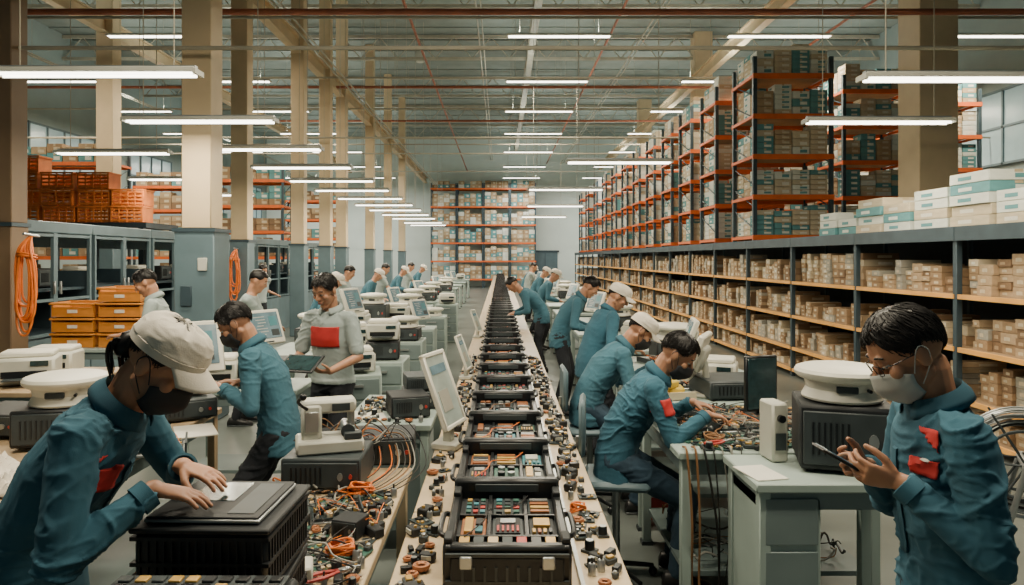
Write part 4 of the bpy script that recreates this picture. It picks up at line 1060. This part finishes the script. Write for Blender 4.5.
for i in range(30):
    x=R.uniform(1.05,1.8); y=R.uniform(3.56,4.4); a=R.uniform(0,6.28); pts=[]
    for k in range(7):
        pts.append((x,y,.865+R.uniform(.0,.05))); a+=R.uniform(-1,1); x=min(1.88,max(1.0,x+.09*math.cos(a))); y=min(4.45,max(3.55,y+.09*math.sin(a)))
    cable(pts,R.choice((.002,.0025,.004)),R.choice(('cable_k','cable_k','cable_k','cable_b','cable_g','cable_b')))
for i in range(22):
    x=-.45-.022*i+R.uniform(-.02,.02)
    cable([(x-.1,3.40,.93),(x-.04,3.45,1.03-.025*(i%6)),(x+.04,3.5,.93),(x+.09,3.38,.82),(x+.02,3.15,.80),(x-.05,3.05,.80)],R.choice((.0025,.0035)),R.choice(('cable_o','cable_g','cable_b','cable_k','cable_k','cable_b')))
for i in range(7):
    x=.93+.045*i; w_=R.uniform(-.06,.06)
    cable([(x,3.56,.86),(x,3.475,.84),(x+w_,3.478,.5),(x+w_*1.5,3.52,.15),(x+w_,3.3+.02*i,.012),(x-.15,3.1,.012)],R.choice((.003,.004,.006)),R.choice(('cable_k','cable_b','cable_g','cable_k')),'loose cable hanging from table to floor')
cable([(1.70,2.99,.80),(1.72,2.93,.5),(1.66,2.8,.15),(1.55,2.7,.015),(1.35,2.85,.012)],.012,'cable_g','thick grey-white power cable','thick power cables')
def tangle(x0,x1,y0,y1,z0,z1,n,lab):
    tg=MB()
    for i in range(n):
        x=R.uniform(x0,x1); y=R.uniform(y0,y1); a=R.uniform(0,6.28); pts=[]
        for k in range(9): pts.append((x,y,R.uniform(z0,z1))); a+=R.uniform(-.9,.9); x=min(x1,max(x0,x+.1*math.cos(a))); y=min(y1,max(y0,y+.1*math.sin(a)))
        tg.tubep(pts,R.choice((.003,.004,.006)),R.choice(('cable_k','cable_k','cable_g','cable_b')),5,3)
    o=single(tg,'cable_tangle',lab,'cables'); o['kind']='stuff'
tangle(.50,.86,2.7,3.5,.01,.10,40,'tangle of dark cables lying on the floor')
tangle(1.0,1.8,3.66,4.3,.24,.32,22,'tangle of dark cables on the lower shelf')
r=thing('chassis_assembly','open metal chassis with wired circuit boards','electronics',(0,0,0),.2,'open chassis')
MB().box((0,0,.008),(.30,.24,.014),'metal',.003).box((-.145,0,.03),(.01,.24,.05),'dgrey').box((.145,0,.03),(.01,.24,.05),'dgrey').obj('tray',r)
b=MB().box((0,0,.022),(.26,.2,.006),'pcbd')
for i in range(40): b.box((R.uniform(-.115,.115),R.uniform(-.085,.085),.032),(R.uniform(.01,.035),R.uniform(.01,.03),R.uniform(.008,.022)),R.choice(('black','metal','gold','tan','dgrey','black','white2')),0)
b.obj('circuit_board',r)
b=MB()
for i in range(8): b.tubep([(R.uniform(-.1,.1),R.uniform(-.08,.08),.04),(R.uniform(-.1,.1),R.uniform(-.08,.08),.07),(R.uniform(-.14,.14),-.11,.045)],.002,R.choice(('cable_o','cable_k','cable_g')),5,4)
b.obj('wiring',r)
place(r,[((1.33,3.98,.852),.2),((1.66,4.02,.852),-.4,.9),((1.45,5.25,.852),.1),((-.66,2.80,.782),.3,(.7,.7,1)),((1.45,6.45,.852),.3),((-1.75,3.55,.842),.4),((1.25,4.32,.852),.5,.8)])
r=single(MB().box((0,0,.004),(.21,.30,.006),'paper'),'paper_sheet','white paper sheet lying on the bench','paper',(0,0,0),0,'paper sheets')
place(r,[((-.85,4.5,.801),.3),((-1.75,5.3,.841),.4),((1.17,3.15,.851),.2,.7),((-1.72,3.95,.841),.5)])
def cloth(loc,s):
    vs=[];fs=[];N=24
    for j in range(N+1):
        for i in range(N+1):
            x=(i/N-.5)*s;y=(j/N-.5)*s; e=max(0,1-((2*i/N-1)**2+(2*j/N-1)**2)); vs.append((x*(1+.2*noise.noise(V(i*.3,j*.2,1))),y,.005+ .13*e*(.25+abs(noise.noise(V(i*.3,j*.3,loc[0])))*1.4)))
    for j in range(N):
        for i in range(N): fs.append([j*(N+1)+i,j*(N+1)+i+1,(j+1)*(N+1)+i+1,(j+1)*(N+1)+i])
    o=single(MB().add(vs,fs,'capw'),'crumpled_cloth','crumpled white cloth on the bench','cloth',loc,0,'white cloths'); m=o.modifiers.new('t','SOLIDIFY'); m.thickness=.003
cloth((-2.02,3.0,.845),.32); cloth((-2.35,3.15,.845),.34)
r=thing('pliers','steel pliers with red handles on the bench','tool',(0,0,0),0,'pliers')
for s in(1,-1):
    MB().tubep([(0,s*.004,.008),(-.05,s*.018,.008),(-.11,s*.014,.008)],.006,'redp',7).obj('handle',r)
MB().box((.012,0,.008),(.03,.02,.012),'metal',.003).cyl((.02,0,.008),(.07,0,.008),.009,'metal',r1=.003,n=10).obj('jaw',r)
place(r,[((-.52,2.26,.80),.6,1.1),((1.15,3.6,.87),.5,1.1),((.36,3.7,.752),1.4,1.0)])
r=thing('storage_tote','red plastic tote on the floor','tote',(1.2,4.95,0))
MB().box((0,0,.02),(.3,.2,.03),'redp').box((-.145,0,.1),(.015,.2,.17),'redp').box((.145,0,.1),(.015,.2,.17),'redp').box((0,.095,.1),(.3,.015,.17),'redp').box((0,-.095,.1),(.3,.015,.17),'redp').obj('body',r)
MB().box((0,-.11,.19),(.34,.025,.02),'redp').box((0,.11,.19),(.34,.025,.02),'redp').box((-.16,0,.19),(.025,.2,.02),'redp').box((.16,0,.19),(.025,.2,.02),'redp').obj('rim',r)
# ------------------------------------------------------------ camera & world
cam=bpy.data.cameras.new('camera'); co_=bpy.data.objects.new('camera',cam); COL.objects.link(co_)
co_.location=(0,0,H); co_.rotation_euler=(math.radians(90),0,0)
cam.sensor_width=36; cam.lens=36*FPX/1024; cam.shift_x=12/1024; cam.shift_y=-34.5/1024; cam.clip_end=200; cam.clip_start=.05
bpy.context.scene.camera=co_
w=bpy.data.worlds.new('world'); bpy.context.scene.world=w; w.use_nodes=True
w.node_tree.nodes['Background'].inputs[0].default_value=(.58,.76,.76,1); w.node_tree.nodes['Background'].inputs[1].default_value=.12
